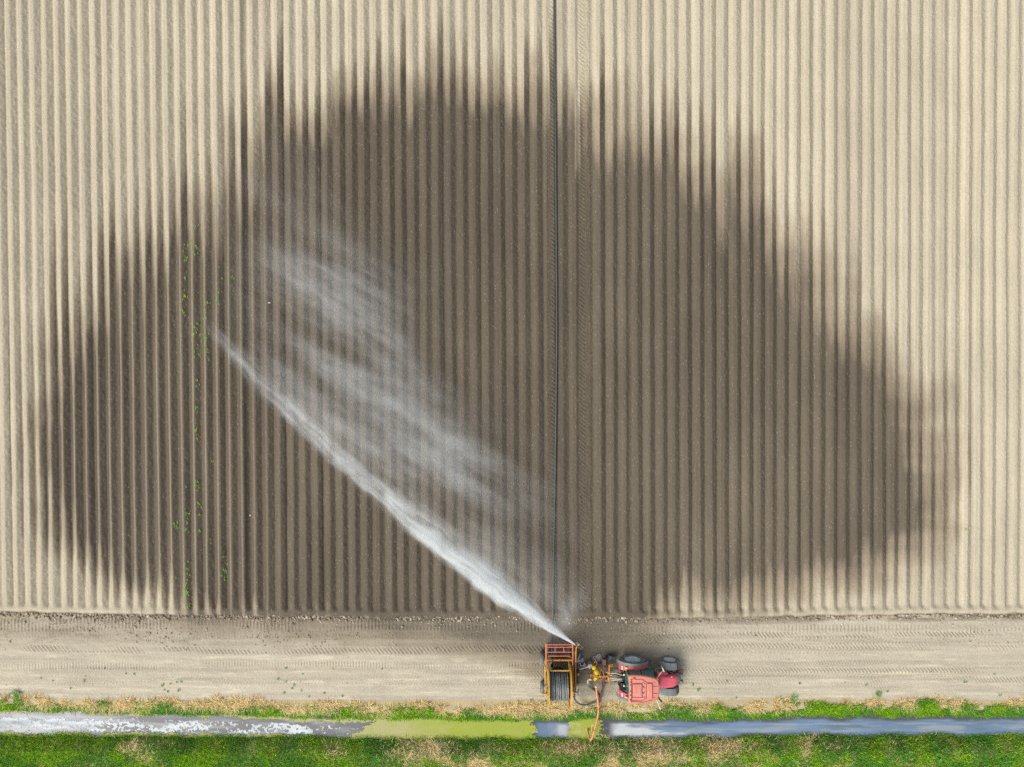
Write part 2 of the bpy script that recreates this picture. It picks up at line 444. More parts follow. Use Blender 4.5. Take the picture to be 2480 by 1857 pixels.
for i, (xa, xb, yc, hw, pit, kind, dep) in enumerate(BANDS):
    drift = (fbm(px / 420, px * 0 + i, 120 + i, 3) - .5) * 16
    d = py - yc - drift
    wdw = sstep(hw, hw - 2.5, np.abs(d)) * sstep(xa - 25, xa + 25, px) * sstep(xb + 25, xb - 25, px)
    wdw = wdw * sstep(.34, .58, fbm(px / 110, py / 18 + i * 7, 140 + i, 3))
    if kind == 'bar': q = px / pit
    elif kind == 'chev': q = (px + np.abs(d) * .9) / pit
    elif kind == 'd1': q = (px - d * .8) / pit
    else: q = (px + d * .8) / pit
    z += wdw * dep * (np.abs((q % 1) * 2 - 1) - .65) * 2.4
    tone -= wdw * .05
w, sd = wetness(X, Y, None, None)
w = np.maximum(w, sstep(-1.0, .5, sd) * sstep(1000, 1150, px) * (.55 + .5 * fbm(X * 1.3, Y * 1.3, 157, 3)))
strip = -(py - np.interp(px, EDX, EDY)) 
st = sstep(2, 6, -strip) * sstep(30, 12, -strip)
w = np.maximum(w, st * sstep(.32, .62, fbm(X * .5, Y * 2.4, 151, 4)) * .72)
w = np.maximum(w, .30 * sstep(1585, 1530, py) * sstep(.5, .75, fbm(X * 1.1, Y * 3, 152, 4)) * sstep(1400, 1000, px))
w = np.maximum(w, .20 * sstep(1590, 1520, py) * (.4 + .6 * fbm(px / 200, py / 14, 156, 3)) * sstep(2000, 900, px))
mud = np.maximum.reduce([sstep(1.5, .2, np.hypot((px - a) / c * 1.0, (py - b) / d_)) for a, b, c, d_ in
                         ((1410, 1600, 34, 30), (1447, 1592, 30, 28), (1452, 1566, 30, 26), (1395, 1535, 60, 30), (1470, 1612, 30, 18), (1370, 1580, 60, 24))])
w = np.maximum(w, np.clip(mud * (.1 + 1.0 * fbm(X * 2, Y * 2, 153, 3)), 0, 1))
tone += .22 * sstep(.62, .8, fbm(px / 70, py / 5, 155, 3)) * sstep(1570, 1590, py)
track = mesh_np('track', np.stack([X, Y, z], -1).reshape(-1, 3), grid_faces(len(xs), len(ys)), M['track'], {'wet': w.ravel(), 'tone': tone.ravel()})
tag(track, 'dry earth farm track printed with tyre treads', kind='structure')

# banks and bed of the ditch
M['bank'] = soil('bank soil', (0.38, 0.32, 0.19), (0.1, 0.08, 0.06), .1)
xs = np.arange(-46, 46.01, .2); ys = np.concatenate([np.arange(-30, -24, .3), np.arange(-24, -19.2, .08)])
X, Y = np.meshgrid(xs, ys); z = ground_z(X, Y) + (fbm(X * 1.2, Y * 1.2, 161, 3) - .5) * .12 * sstep(-19.3, -19.7, Y)
bank = mesh_np('ditch_bank', np.stack([X, Y, z - .012], -1).reshape(-1, 3), grid_faces(len(xs), len(ys)), M['bank'],
               {'wet': sstep(-.35, -.6, z).ravel(), 'tone': (X * 0).ravel()})
tag(bank, 'earth banks of the ditch', kind='structure')

# land beyond the mapped part, out to the horizon
def sheet(name, x0, x1, y0, y1, zz, mat, label):
    v = np.array([(x0, y0, zz), (x1, y0, zz), (x1, y1, zz), (x0, y1, zz)], float)
    o = mesh_np(name, v, np.array([[0, 1, 2, 3]]), mat, {'wet': np.zeros(4), 'tone': np.zeros(4)}, False)
    return tag(o, label, kind='structure')
xe0, xe1 = float(rows_x(np.array([-21.]), -14)[0]) + .3, float(rows_x(np.array([104.]), -14)[0]) - .3
M['meadow'] = paint('meadow green', (0.07, 0.13, 0.025), 0.9, 0, .4, (0.3, .24, .12), .5, 1.5)
sheet('farmland', -700, 700, 34.2, 900, .06, M['soil'], 'dry farmland beyond the ridges')
sheet('farmland', -700, xe0, -19.2, 34.2, .04, M['soil'], 'dry farmland left of the ridges')
sheet('farmland', xe1, 700, -19.2, 34.2, .04, M['soil'], 'dry farmland right of the ridges')
sheet('meadow', -700, 700, -700, -29.9, .03, M['meadow'], 'green meadow beyond the ditch')
sheet('meadow', -700, -45.9, -29.9, -19.2, .03, M['meadow'], 'green meadow at the left end of the ditch')
sheet('meadow', 45.9, 700, -29.9, -19.2, .03, M['meadow'], 'green meadow at the right end of the ditch')

# ------------------------------------------------------------------ water of the ditch
m, t = newmat('ditch water')
p = t.pos(); pale_refl = t.attr('pale_refl')
base = t.mix(pale_refl, (0.075, 0.078, 0.088), (0.44, 0.47, 0.50))  # pale reflection of bright cloud painted into the base colour
blue = t.attr('blue'); base = t.mix(blue, base, (0.135, 0.215, 0.335))  # blue sky reflection painted into the water colour, mostly at the right
nz = t.bump(t.noise(t.scale(p, (1.0, 2.5, 1)), 3.0, 3), 0.03, 0.02)
t.surf(t.bsdf(base, t.mapr(pale_refl, 0, 1, .06, .16), 0, nz, IOR=1.31)); M['water'] = m
xs = np.arange(-46, 46.01, .04); ys = np.arange(-22.6, -19.8, .04)
X, Y = np.meshgrid(xs, ys)
px = X * F / (H - WZ) + 1240; py = 928.5 - Y * F / (H - WZ)
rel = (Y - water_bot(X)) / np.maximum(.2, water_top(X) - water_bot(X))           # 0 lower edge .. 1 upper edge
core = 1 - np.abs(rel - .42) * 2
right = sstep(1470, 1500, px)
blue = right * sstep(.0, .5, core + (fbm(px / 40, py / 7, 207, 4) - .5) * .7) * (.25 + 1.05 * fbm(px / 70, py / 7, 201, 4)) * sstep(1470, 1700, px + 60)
pale_refl = right * sstep(1660, 1500, px + (fbm(px / 30, py / 6, 204, 3) - .5) * 200) * sstep(.15, .7, core + .3 * (fbm(px / 25, py / 8, 202, 3) - .5)) * .95
pale_refl += right * .55 * sstep(.38, .68, fbm(px / 85, py / 6, 203, 5, .6)) * sstep(.1, .6, core)
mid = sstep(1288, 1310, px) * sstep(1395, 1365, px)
pale_refl += mid * (.85 * sstep(1310, 1368, px + (fbm(px / 14, py / 10, 205, 3) - .5) * 40)) * sstep(.1, .5, core)
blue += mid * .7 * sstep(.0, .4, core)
pale_refl += sstep(330, 120, px) * .22 + sstep(1000, 700, px) * .3 * sstep(.4, .7, fbm(px / 60, py / 8, 206, 3))
pale_refl = np.clip(pale_refl, 0, 1); blue = np.clip(blue * (1 - pale_refl * .9), 0, 1)
water = mesh_np('water', np.stack([X, Y, X * 0 + WZ], -1).reshape(-1, 3), grid_faces(len(xs), len(ys)), M['water'], {'pale_refl': pale_refl.ravel(), 'blue': blue.ravel()})
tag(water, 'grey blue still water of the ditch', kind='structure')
def float_sheet(name, mask, zz, mat, tone, label):
    f = grid_faces(len(xs), len(ys)); mk = mask.ravel()
    f = f[mk[f].mean(1) > .5]
    u, inv = np.unique(f, return_inverse=True)
    v = np.stack([X.ravel()[u], Y.ravel()[u], np.full(len(u), zz) + np.random.default_rng(5).random(len(u)) * .006], -1)
    o = mesh_np(name, v, inv.reshape(-1, 4), mat, {'tone': tone.ravel()[u]}, False)
    return tag(o, label, kind='stuff')
m, t = newmat('white_refl'); tn = t.attr('tone')  # broken reflection of the bright hazy sky, painted as white sheets on the water
t.surf(t.bsdf(t.mix(t.m('MULTIPLY', tn, t.mapr(t.noise(t.pos(), 9, 3), .3, .7, .6, 1.2)), (0.24, 0.27, 0.30), (0.56, 0.60, 0.63)), .6, 0, None, Specular_IOR_Level=.15)); M['white_refl'] = m
fine = fbm(px / 5.5, py / 4, 211, 4, .66) + (np.random.default_rng(6).random(px.shape) - .5) * .12; coarse = fbm(px / 45, py / 10, 212, 3)
cen = np.interp(px, [0, 160, 320, 480, 620, 760, 870], [.47, .45, .48, .42, .38, .34, .34])
band = 1 - np.abs(rel - cen) / np.interp(px, [0, 150, 250, 600, 870], [.27, .30, .40, .38, .26])
fs_ = (fine - .5) / .13; cs_ = (coarse - .5) / .14                       # spread-out noise
half = np.interp(px, [-600, 0, 60, 200, 330, 620, 800, 880], [.27, .27, .23, .25, .36, .33, .30, .12])
lim = np.interp(px, [-600, 0, 190, 240, 420, 620, 760, 850], [-1.3, -1.3, -1.1, -.15, .05, -.05, .0, .6])
refl_mask = (fs_ + .45 * cs_ > lim + 5.0 * np.clip(np.abs(rel - cen) / half - .72, 0, 9)) & (px < 885) & (rel > .06) & (rel < .9)
float_sheet('white_refl', refl_mask, WZ + .006, M['white_refl'], np.clip(.35 + 1.5 * (coarse - .3), 0, 1), 'white broken sky reflection painted on the left part of the ditch')
m, t = newmat('duckweed'); tn = t.attr('tone')
cw = t.mix(tn, (0.28, 0.335, 0.035), (0.38, 0.36, 0.17))
cw = t.mix(t.mapr(t.noise(t.pos(), 40, 2), .35, .7, 0, .45), cw, (0.15, 0.18, 0.03))
t.surf(t.bsdf(cw, .8)); M['duckweed'] = m
edge_n = (fbm(px / 22, py / 7, 221, 5, .65) - .5) + (np.random.default_rng(8).random(px.shape) - .5) * .38
dk = ((px > 868 + (rel - .4) * 60 + edge_n * 50) & (px < 1296 + edge_n * 40)) | ((px > 1376 + edge_n * 26) & (px < 1462 - (rel - .62) * 40 * (rel > .5) + edge_n * 60))
side = (px > 480) & (px < 900) & (rel > .78 + edge_n * .5) & (fbm(px / 40, py / 8, 222, 3) > .42)
side |= (px < 700) & (rel < .10 + edge_n * .35) & (fbm(px / 30, py / 8, 223, 3) > .40)
side |= (px < 480) & (rel > .93 + edge_n * .5) & (fbm(px / 30, py / 8, 224, 3) > .5)
tonew = np.clip(sstep(1170, 880, px) * .95 + .8 * sstep(.60, .72, fbm(px / 12, py / 7, 226, 3)) * (px > 1290) + (fbm(px / 25, py / 10, 225, 3) - .5) * .9 + side * .7, 0, 1)
float_sheet('duckweed', (dk | side) & (rel > -.1) & (rel < 1.1), WZ + .016, M['duckweed'], tonew, 'yellow green duckweed covering the middle of the ditch')

# ------------------------------------------------------------------ grass on both banks
m, t = newmat('blades'); c = t.attr('col', True)
d = t.n('BsdfDiffuse'); t.put(d.inputs[0], c); tr_ = t.n('BsdfTranslucent'); t.put(tr_.inputs[0], c)
mx = t.n('MixShader'); mx.inputs[0].default_value = .42
t.t.links.new(d.outputs[0], mx.inputs[1]); t.t.links.new(tr_.outputs[0], mx.inputs[2]); t.surf(mx.outputs[0]); M['blades'] = m

UGX = [-800, 0, 200, 400, 620, 800, 1000, 1240, 1400, 1550, 1700, 1860, 2060, 2200, 2480, 3200]
# how far (0 waterline .. 1 track side) green reaches on the upper bank
UGR = [.60, .60, .58, .64, .66, .62, .62, .58, .62, .64, .68, .76, .90, .98, .92, .9]
LGT_X = [-800, 0, 250, 330, 430, 620, 700, 900, 1100, 1240, 1400, 1560, 1700, 1860, 2000, 2150, 2300, 2480, 3200]
LG_TOP = [.95, .90, .92, .62, .80, .95, .62, .42, .50, .52, .62, .30, .40, .62, .45, .62, .42, .62, .8]      # green share near the water
LG_BOT = [.9, .88, .72, .70, .80, .95, .85, .62, .62, .48, .42, .42, .66, .80, .86, .92, .90, .95, .9]          # at the picture's lower edge
def blades(X, Y, z, L, W, lean, col, seed):
    r = np.random.default_rng(seed); n = len(X)
    a = r.random(n) * 2 * pi; b = a + r.normal(0, 1.2, n)
    dx, dy = np.cos(b) * lean * L, np.sin(b) * lean * L
    up = np.sqrt(np.maximum(.02, 1 - lean ** 2)) * L
    wx, wy = np.cos(a + pi / 2) * W / 2, np.sin(a + pi / 2) * W / 2
    v = np.empty((n, 5, 3), np.float32)
    v[:, 0] = np.stack([X - wx, Y - wy, z - .02], -1); v[:, 1] = np.stack([X + wx, Y + wy, z - .02], -1)
    mx_, my_, mz = X + dx * .45, Y + dy * .45, z + up * .62
    v[:, 2] = np.stack([mx_ + wx * .8, my_ + wy * .8, mz], -1); v[:, 3] = np.stack([mx_ - wx * .8, my_ - wy * .8, mz], -1)
    v[:, 4] = np.stack([X + dx, Y + dy, z + up * .95], -1)
    i = np.arange(n)[:, None] * 5
    f = np.concatenate([i + np.array([[0, 1, 2]]), i + np.array([[0, 2, 3]]), i + np.array([[3, 2, 4]])], 0)
    return v.reshape(-1, 3), f, np.repeat(col, 5, 0)
def jitter(n, c0, c1, r, sd=.12):
    t_ = r.random((n, 1)) ** 1.2
    c = np.array(c0) * (1 - t_) + np.array(c1) * t_
    return np.clip(c * np.exp(r.normal(0, sd, (n, 1))), 0, 1)
def grow(name, which, green, n, seed, label):
    r = np.random.default_rng(seed)
    Xs = r.random(n) * 72 - 36
    if which == 'up':
        wt = water_top(Xs); Ys = wt + .02 + r.random(n) * 1.55
        u = (Ys - wt) / 1.12
        g = np.interp(Xs * F / H + 1240, UGX, UGR) - u
        gp = g * 2.2 + (fbm(Xs * .75, Ys * 1.6, 301, 4) - .5) * 3.0
        edge = 1.06 + (fbm(Xs * .9, Ys * 0, 302, 4) - .5) * .75 - .18 * sstep(500, 100, Xs * F / H + 1240)
        keep = u < edge
        thin = (fbm(Xs * 1.4, Ys * 1.4, 304, 3) > .36) | (u < .5)
        keep &= thin
    else:
        wb = water_bot(Xs); Ys = wb + .10 - r.random(n) * 3.6
        u = (wb - Ys) / 1.9; q = np.clip(u, 0, 1)
        pxx = Xs * F / H + 1240
        g = np.interp(pxx, LGT_X, LG_TOP) * (1 - q) + np.interp(pxx, LGT_X, LG_BOT) * q - .5
        gp = (g + .07) * 1.9 + (fbm(Xs * .55, Ys * .9, 303, 5, .6) - .5) * 2.6
        gp = np.where(u < .12, gp + .25, gp)
        keep = np.ones(n, bool)
    soft = gp + r.normal(0, .25, n)
    keep &= (soft > 0) if green else (soft <= .05)
    Xs, Ys, gp, u = Xs[keep], Ys[keep], gp[keep], u[keep]; n = len(Xs)
    zz = ground_z(Xs, Ys)
    clump = fbm(Xs * 1.6, Ys * 1.6, 305, 3)
    if green:
        L = (.13 + .17 * r.random(n)) * (.65 + .8 * clump); W = .022 + .02 * r.random(n); lean = .40 + .5 * r.random(n)
        hue = fbm(Xs * .8, Ys * .9, 306, 3)[:, None]
        ca = jitter(n, (.17, .43, .018), (.45, .70, .045), r, .25); cb = jitter(n, (.10, .34, .035), (.25, .54, .07), r, .25)
        col = np.where(r.random((n, 1)) < sstep(.42, .58, hue), ca, cb)
        dry = r.random(n) < .10; col[dry] = jitter(int(dry.sum()), (.30, .24, .08), (.42, .33, .13), r)
    else:
        L = .20 + .28 * r.random(n); W = .016 + .016 * r.random(n); lean = .93 + .065 * r.random(n)
        col = jitter(n, (.78, .60, .30), (.97, .82, .51), r, .14)
        dk_ = r.random(n) < .13; col[dk_] = jitter(int(dk_.sum()), (.16, .10, .04), (.25, .17, .08), r)
        gg = r.random(n) < .05; col[gg] = jitter(int(gg.sum()), (.05, .14, .02), (.12, .24, .03), r)
    v, f, c = blades(Xs, Ys, zz, L, W, lean, col, seed + 1)
    return tag(mesh_np(name, v, f, M['blades'], {'col': c}, False), label, kind='stuff')
grow('grass', 'up', True, 120000, 401, 'green grass along the track side of the ditch')
grow('straw', 'up', False, 110000, 402, 'straw coloured dry grass between the track and the ditch')
grow('grass', 'low', True, 200000, 403, 'green grass on the bank below the ditch')
grow('straw', 'low', False, 150000, 404, 'straw coloured dry patches on the bank below the ditch')
#__PART2__
# ------------------------------------------------------------------ paints
M['red'] = paint('faded red paint', (0.58, 0.075, 0.095), .42, 0, .18, (0.45, .2, .15), .35, 3)
M['hood'] = paint('red hood paint', (0.70, 0.11, 0.155), .38, 0, .10, (0.50, .17, .17), .35, 3)
M['roof'] = paint('sun bleached roof plastic', (0.56, 0.185, 0.145), .5, 0, .10, (0.62, .30, .22), .55, 2)
M['groove'] = paint('dark roof groove', (0.12, 0.05, 0.055), .8)
M['mudguard'] = paint('dusty grey rubber mudguard', (0.145, 0.17, 0.175), .75, 0, .2, (0.30, .28, .23), .35, 3)
M['tyre'] = paint('dusty tyre rubber', (0.125, 0.140, 0.138), .85, 0, .3, (0.40, .33, .24), .75, 5)
M['rim'] = paint('grey rim paint', (0.50, 0.60, 0.64), .5, .1, .15, (0.36, .32, .25), .4, 5)
M['dark'] = paint('dark machine metal', (0.035, 0.035, 0.036), .55, .3, .4, (0.2, .16, .12), .45, 8)
M['grey'] = paint('grey cast metal', (0.16, 0.165, 0.165), .5, .3, .3, (0.26, .21, .15), .5, 8)
M['rust'] = paint('rusty frame paint', (0.115, 0.06, 0.05), .75, .1, .4, (0.19, .12, .12), .6, 8)
M['yellow'] = paint('weathered yellow paint', (0.52, 0.32, 0.055), .5, 0, .2, (0.36, .21, .06), .5, 5)
M['orange'] = paint('orange yellow frame paint', (0.47, 0.20, 0.018), .5, 0, .25, (0.23, .085, .02), .6, 4)
M['pumpyellow'] = paint('bright yellow pump paint', (0.62, 0.42, 0.012), .35, 0, .15, (0.30, .19, .03), .35, 6)
M['cradle'] = paint('faded red steel frame', (0.44, 0.13, 0.09), .55, 0, .2, (0.25, .09, .05), .4, 5)
M['galv'] = paint('galvanised sheet', (0.24, 0.27, 0.265), .45, .4, .2, (0.3, .28, .2), .3, 4)
M['hose'] = paint('black polyethylene hose', (0.15, 0.17, 0.172), .36, 0, .3, (0.40, .42, .37), .65, 2.0)
M['pipe'] = paint('teal grey polyethylene pipe', (0.045, 0.060, 0.062), .45, 0, .15, (0.08, .10, .10), .4, .8)
M['green_hose'] = paint('green grey rubber hose', (0.10, 0.15, 0.14), .5, 0, .15, (0.3, .29, .22), .35, 4)
M['suction'] = paint('orange ribbed suction hose', (0.60, 0.215, 0.105), .45, 0, .10, (0.5, .24, .14), .4, 4)
M['cream'] = paint('cream white paint', (0.62, 0.57, 0.45), .45, 0, .15)
M['lamp_orange'] = paint('orange lamp plastic', (0.60, 0.20, 0.012), .25)
M['lamp_white'] = paint('white lamp lens', (0.75, 0.72, 0.66), .2)
M['solar'] = paint('dark blue solar cells', (0.055, 0.085, 0.13), .2, 0, .2, (0.2, .22, .25), .2, 20)
M['sticker'] = paint('yellow sticker', (0.68, 0.42, 0.03), .4)
M['rope'] = paint('yellow rope', (0.66, 0.52, 0.03), .7)
M['seat'] = paint('dark seat cloth', (0.045, 0.045, 0.05), .8)
M['steel'] = paint('worn bright steel', (0.42, 0.41, 0.38), .35, .6, .2)
m, t = newmat('tinted cab glass')
tr0 = t.n('BsdfTransparent'); tr0.inputs[0].default_value = (0.30, 0.62, 0.54, 1)
gl = t.bsdf((0.085, 0.30, 0.255), .12)
mx = t.n('MixShader'); mx.inputs[0].default_value = .62
t.t.links.new(tr0.outputs[0], mx.inputs[1]); t.t.links.new(gl, mx.inputs[2]); t.surf(mx.outputs[0]); M['glass'] = m
m, t = newmat('mirror glass'); t.surf(t.bsdf((.6, .65, .68), .06, 1.0)); M['mirror'] = m
m, t = newmat('mud puddle water')
t.surf(t.bsdf((0.27, 0.285, 0.295), .1, 0, t.bump(t.noise(t.pos(), 6, 3), .15, .02), IOR=2.2)); M['puddle'] = m
m, t = newmat('seedling leaf'); t.surf(t.bsdf(t.mix(t.mapr(t.noise(t.pos(), 3, 2), .3, .7, 0, 1), (0.10, 0.26, 0.03), (0.24, 0.42, 0.04)), .6)); M['leaf'] = m
m, t = newmat('weed leaf'); t.surf(t.bsdf(t.mix(t.mapr(t.noise(t.pos(), 3, 2), .3, .7, 0, 1), (0.05, 0.17, 0.03), (0.12, 0.30, 0.05)), .6)); M['weed'] = m
m, t = newmat('white scrap'); t.surf(t.bsdf((.72, .73, .72), .5)); M['scrap'] = m

# ------------------------------------------------------------------ wheels (axle along Y, outer face towards face)
def make_wheel(name, c, R, W, rim_r, face, parent, steer=0, lugs=20):
    c = Vector(c); w = W / 2
    t = MB()
    prof = [(rim_r, -w * .80), (rim_r + .05, -w * .93), (R * .78, -w), (R - .085, -w * .96), (R - .045, -w * .84), (R - .035, 0),
            (R - .045, w * .84), (R - .085, w * .96), (R * .78, w), (rim_r + .05, w * .93), (rim_r, w * .80)]
    t.lathe(prof, c, 'Y', 40)
    da = 2 * pi / lugs
    for s in (-1, 1):
        for i in range(lugs):
            a = i * da + (da / 2 if s > 0 else 0); vs = []
            for (y, aa, r0, r1) in ((.02, 0, R - .045, R), (.6 * w, .16, R - .05, R - .003), (w * 1.0, .27, R - .13, R - .035)):
                for dd in (-.045, .045):
                    for r in (r0, r1):
                        th = a + aa + dd * (.9 / R)
                        vs.append(c + Vector((r * cos(th), s * y, r * sin(th))))
            fs = []
            for k in (0, 4):
                fs += [(k, k + 1, k + 5, k + 4), (k + 2, k + 6, k + 7, k + 3), (k + 1, k + 3, k + 7, k + 5), (k, k + 4, k + 6, k + 2)]
            fs += [(0, 2, 3, 1), (8, 9, 11, 10)]
            t.add(vs, fs)
    t.turn(steer, c)
    wl = t.build(name, M['tyre'], parent)
    r = MB(); f = face
    r.lathe([(rim_r + .015, f * w * .82), (rim_r + .015, f * w * .9), (rim_r - .02, f * w * .9), (rim_r - .045, f * w * .55), (rim_r - .09, f * w * .1),
             (rim_r * .55, f * w * .02), (rim_r * .45, f * w * .22), (rim_r * .22, f * w * .26), (rim_r * .2, f * w * .42), (0.001, f * w * .42)], c, 'Y', 32)
    r.lathe([(rim_r + .01, -f * w * .8), (rim_r - .02, -f * w * .85), (rim_r - .07, -f * w * .1), (rim_r * .5, 0), (.001, 0)], c, 'Y', 32)
    r.turn(steer, c)
    ro = r.build('rim', M['rim'], wl)
    if R > .7:
        for i in range(8):
            a = i * pi / 4; q = c + Vector((rim_r * .36 * cos(a), f * w * .24, rim_r * .36 * sin(a)))
            MB().lathe([(.022, 0), (.022, f * .05), (.001, f * .05)], q, 'Y', 6).build('wheel_nut', M['dark'], wl)
    return wl

# ------------------------------------------------------------------ tractor
CY = -17.58
T = empty('tractor', (8.3, CY, 0), 'old faded red tractor with a pink bleached cab roof parked on the track', 'tractor')
RX, FX = 7.24, 9.50
rw = make_wheel('rear_wheel', (RX, -16.76, .83), .83, .52, .46, 1, T)
rw2 = make_wheel('rear_wheel', (RX, -18.42, .83), .83, .52, .46, -1, T)
make_wheel('front_wheel', (FX, -16.81, .61), .61, .43, .33, 1, T, radians(-3), 16)
make_wheel('front_wheel', (FX - .03, -18.37, .61), .61, .43, .33, -1, T, radians(-3), 16)
g = MB()                                     # transmission and engine block, axles
g.box((7.35, CY, .85), (1.2, .50, .55)).box((8.35, CY, .82), (1.1, .42, .5)).box((9.15, CY, .95), (1.2, .46, .5))
g.tube([(RX, -18.2, .83), (RX, -16.95, .83)], .13, 10); g.tube([(FX, -18.2, .58), (FX, -16.95, .58)], .085, 10)
g.box((FX, CY, .62), (.35, .5, .3))
g.build('chassis', M['dark'], T, .02)
g = MB()
g.tube([(8.72, -17.02, .98), (8.95, -17.02, 1.02)], .09, 10).tube([(9.12, -17.1, 1.1), (9.12, -17.1, 1.32)], .07, 10)
g.tube([(8.6, -17.1, 1.0), (9.3, -17.1, 1.15), (9.6, -17.25, 1.2)], .04, 8).box((9.0, -17.2, .95), (.35, .16, .3)).box((9.33, -17.2, .8), (.2, .2, .25))
g.build('engine_fittings', M['grey'], T, .012)
g = MB(); g.box((9.0, -18.0, .95), (.7, .18, .35)).tube([(8.7, -18.02, 1.15), (9.4, -18.02, 1.15)], .05, 8)
g.build('engine_side', M['dark'], T, .012)
def ring(x, hw, zb, zt, rnd, n=5, cy=CY, bulge=0):
    pts = [(-hw, zb)]; 
    for i in range(n + 1):
        a = pi - i * (pi / 2) / n; pts.append((-hw + rnd + rnd * cos(a), zt - rnd + rnd * sin(a)))
    for i in range(n + 1):
        a = pi / 2 - i * (pi / 2) / n; pts.append((hw - rnd + rnd * cos(a), zt - rnd + rnd * sin(a)))
    pts.append((hw, zb))
    return [Vector((x, cy + y, z)) for y, z in pts]
g = MB()
g.loft([ring(8.42, .355, 1.14, 1.80, .10), ring(9.0, .345, 1.10, 1.77, .11), ring(9.45, .325, 1.06, 1.71, .13), ring(9.68, .29, 1.06, 1.62, .15),
        ring(9.79, .23, 1.10, 1.50, .16), ring(9.84, .16, 1.2, 1.36, .07)])
hood = g.build('hood', M['hood'], T)
MB().box((9.41, -17.262, 1.66), (.12, .02, .035)).build('marker_plate', M['lamp_white'], hood)
MB().loft([[Vector((8.9 + .38 * cos(a) * k, CY + .335 + b, 1.36 + .2 * sin(a) * k)) for a in [i * pi / 6 for i in range(12)]] for k, b in ((1, .0), (.95, .10), (.6, .15))]).build('air_intake', M['hood'], hood)
MB().box((9.18, -17.225, 1.30), (.42, .012, .10)).build('vent', M['dark'], hood)

# cab: tapered in plan towards the front
def hwid(x, rear, front): return rear + (front - rear) * (x - 6.72) / (8.44 - 6.72)
cab_z0, cab_z1 = 1.18, 2.62
corners = [(6.78, .72), (7.55, .74), (8.44, .50)]                            # x, half width at the waist
top = [(6.80, .66), (7.55, .66), (8.28, .46)]
g = MB()
for s in (-1, 1):
    for (x, w_), (x2, w2) in zip(corners, top):
        g.bar((x, CY + s * w_, cab_z0), (x2, CY + s * w2, cab_z1), .07, .07)
    for k in (0, 1):
        for c_, zz in ((corners, cab_z0), (top, cab_z1 - .04)):
            a, b = c_[k], c_[k + 1]; g.bar((a[0], CY + s * a[1], zz), (b[0], CY + s * b[1], zz), .06, .06)
for c_, zz in ((corners, cab_z0), (top, cab_z1 - .04)):
    for k in (0, 2): g.bar((c_[k][0], CY - c_[k][1], zz), (c_[k][0], CY + c_[k][1], zz), .06, .06)
cabf = g.build('cab_frame', M['dark'], T, .01)
def pane(name, pts, th=.012):
    a = [Vector(p) for p in pts]; nn = (a[1] - a[0]).cross(a[2] - a[0]).normalized() * th
    k = len(a); mb = MB(); mb.add(a + [p + nn for p in a], [tuple(range(k))[::-1], tuple(range(k, 2 * k))] + [(i, (i + 1) % k, (i + 1) % k + k, i + k) for i in range(k)])
    return mb.build(name, M['glass'], cabf)
for s in (-1, 1):
    q = .02 * s
    pane('side_window', [(6.83, CY + s * .72 + q, 1.22), (7.51, CY + s * .74 + q, 1.22), (7.51, CY + s * .665 + q, 2.56), (6.85, CY + s * .665 + q, 2.56)])
    pane('door_window', [(7.59, CY + s * .74 + q, 1.22), (8.40, CY + s * .52 + q, 1.22), (8.26, CY + s * .475 + q, 2.56), (7.59, CY + s * .665 + q, 2.56)])
    # bowed lower door panel reaching down to the step
    g = MB(); rr = []
    for i in range(7):
        f_ = i / 6; x = 7.56 + .88 * f_; w_ = .74 + (.50 - .74) * f_ + .10 * sin(pi * min(1, f_ * 1.05))
        rr.append([Vector((x, CY + s * (w_ + .01), 1.28)), Vector((x, CY + s * (w_ + .03), 1.02)), Vector((x - .02 * f_, CY + s * (w_ - .02), .72)),
                   Vector((x - .02 * f_, CY + s * (w_ - .06), .72)), Vector((x, CY + s * (w_ - .03), 1.02)), Vector((x, CY + s * (w_ - .05), 1.28))])
    g.loft(rr); g.build('door_panel', M['glass'], cabf)
pane('rear_window', [(6.76, CY - .70, 1.22), (6.76, CY + .70, 1.22), (6.78, CY + .64, 2.56), (6.78, CY - .64, 2.56)])
pane('windscreen', [(8.46, CY - .48, 1.30), (8.46, CY + .48, 1.30), (8.30, CY + .45, 2.56), (8.30, CY - .45, 2.56)])
g = MB(); g.box((7.2, CY, 1.45), (.5, .5, .14)).box((6.98, CY, 1.85), (.14, .48, .7), ry=-.12); g.build('driver_seat', M['seat'], T, .04)
g = MB(); g.lathe([(.19, 0), (.205, .012), (.19, .024), (.175, .012), (.19, 0)], (7.9, CY, 1.75), 'Z', 20); g.tube([(8.15, CY, 1.25), (7.9, CY, 1.76)], .03, 8); g.bar((7.73, CY, 1.76), (8.07, CY, 1.76), .025)
g.build('steering_wheel', M['dark'], T)
MB().box((7.6, CY, 1.15), (1.6, 1.2, .05)).build('cab_floor', M['dark'], T)
MB().box((8.33, CY, 1.5), (.2, .8, .4)).build('dashboard', M['dark'], T, .03)
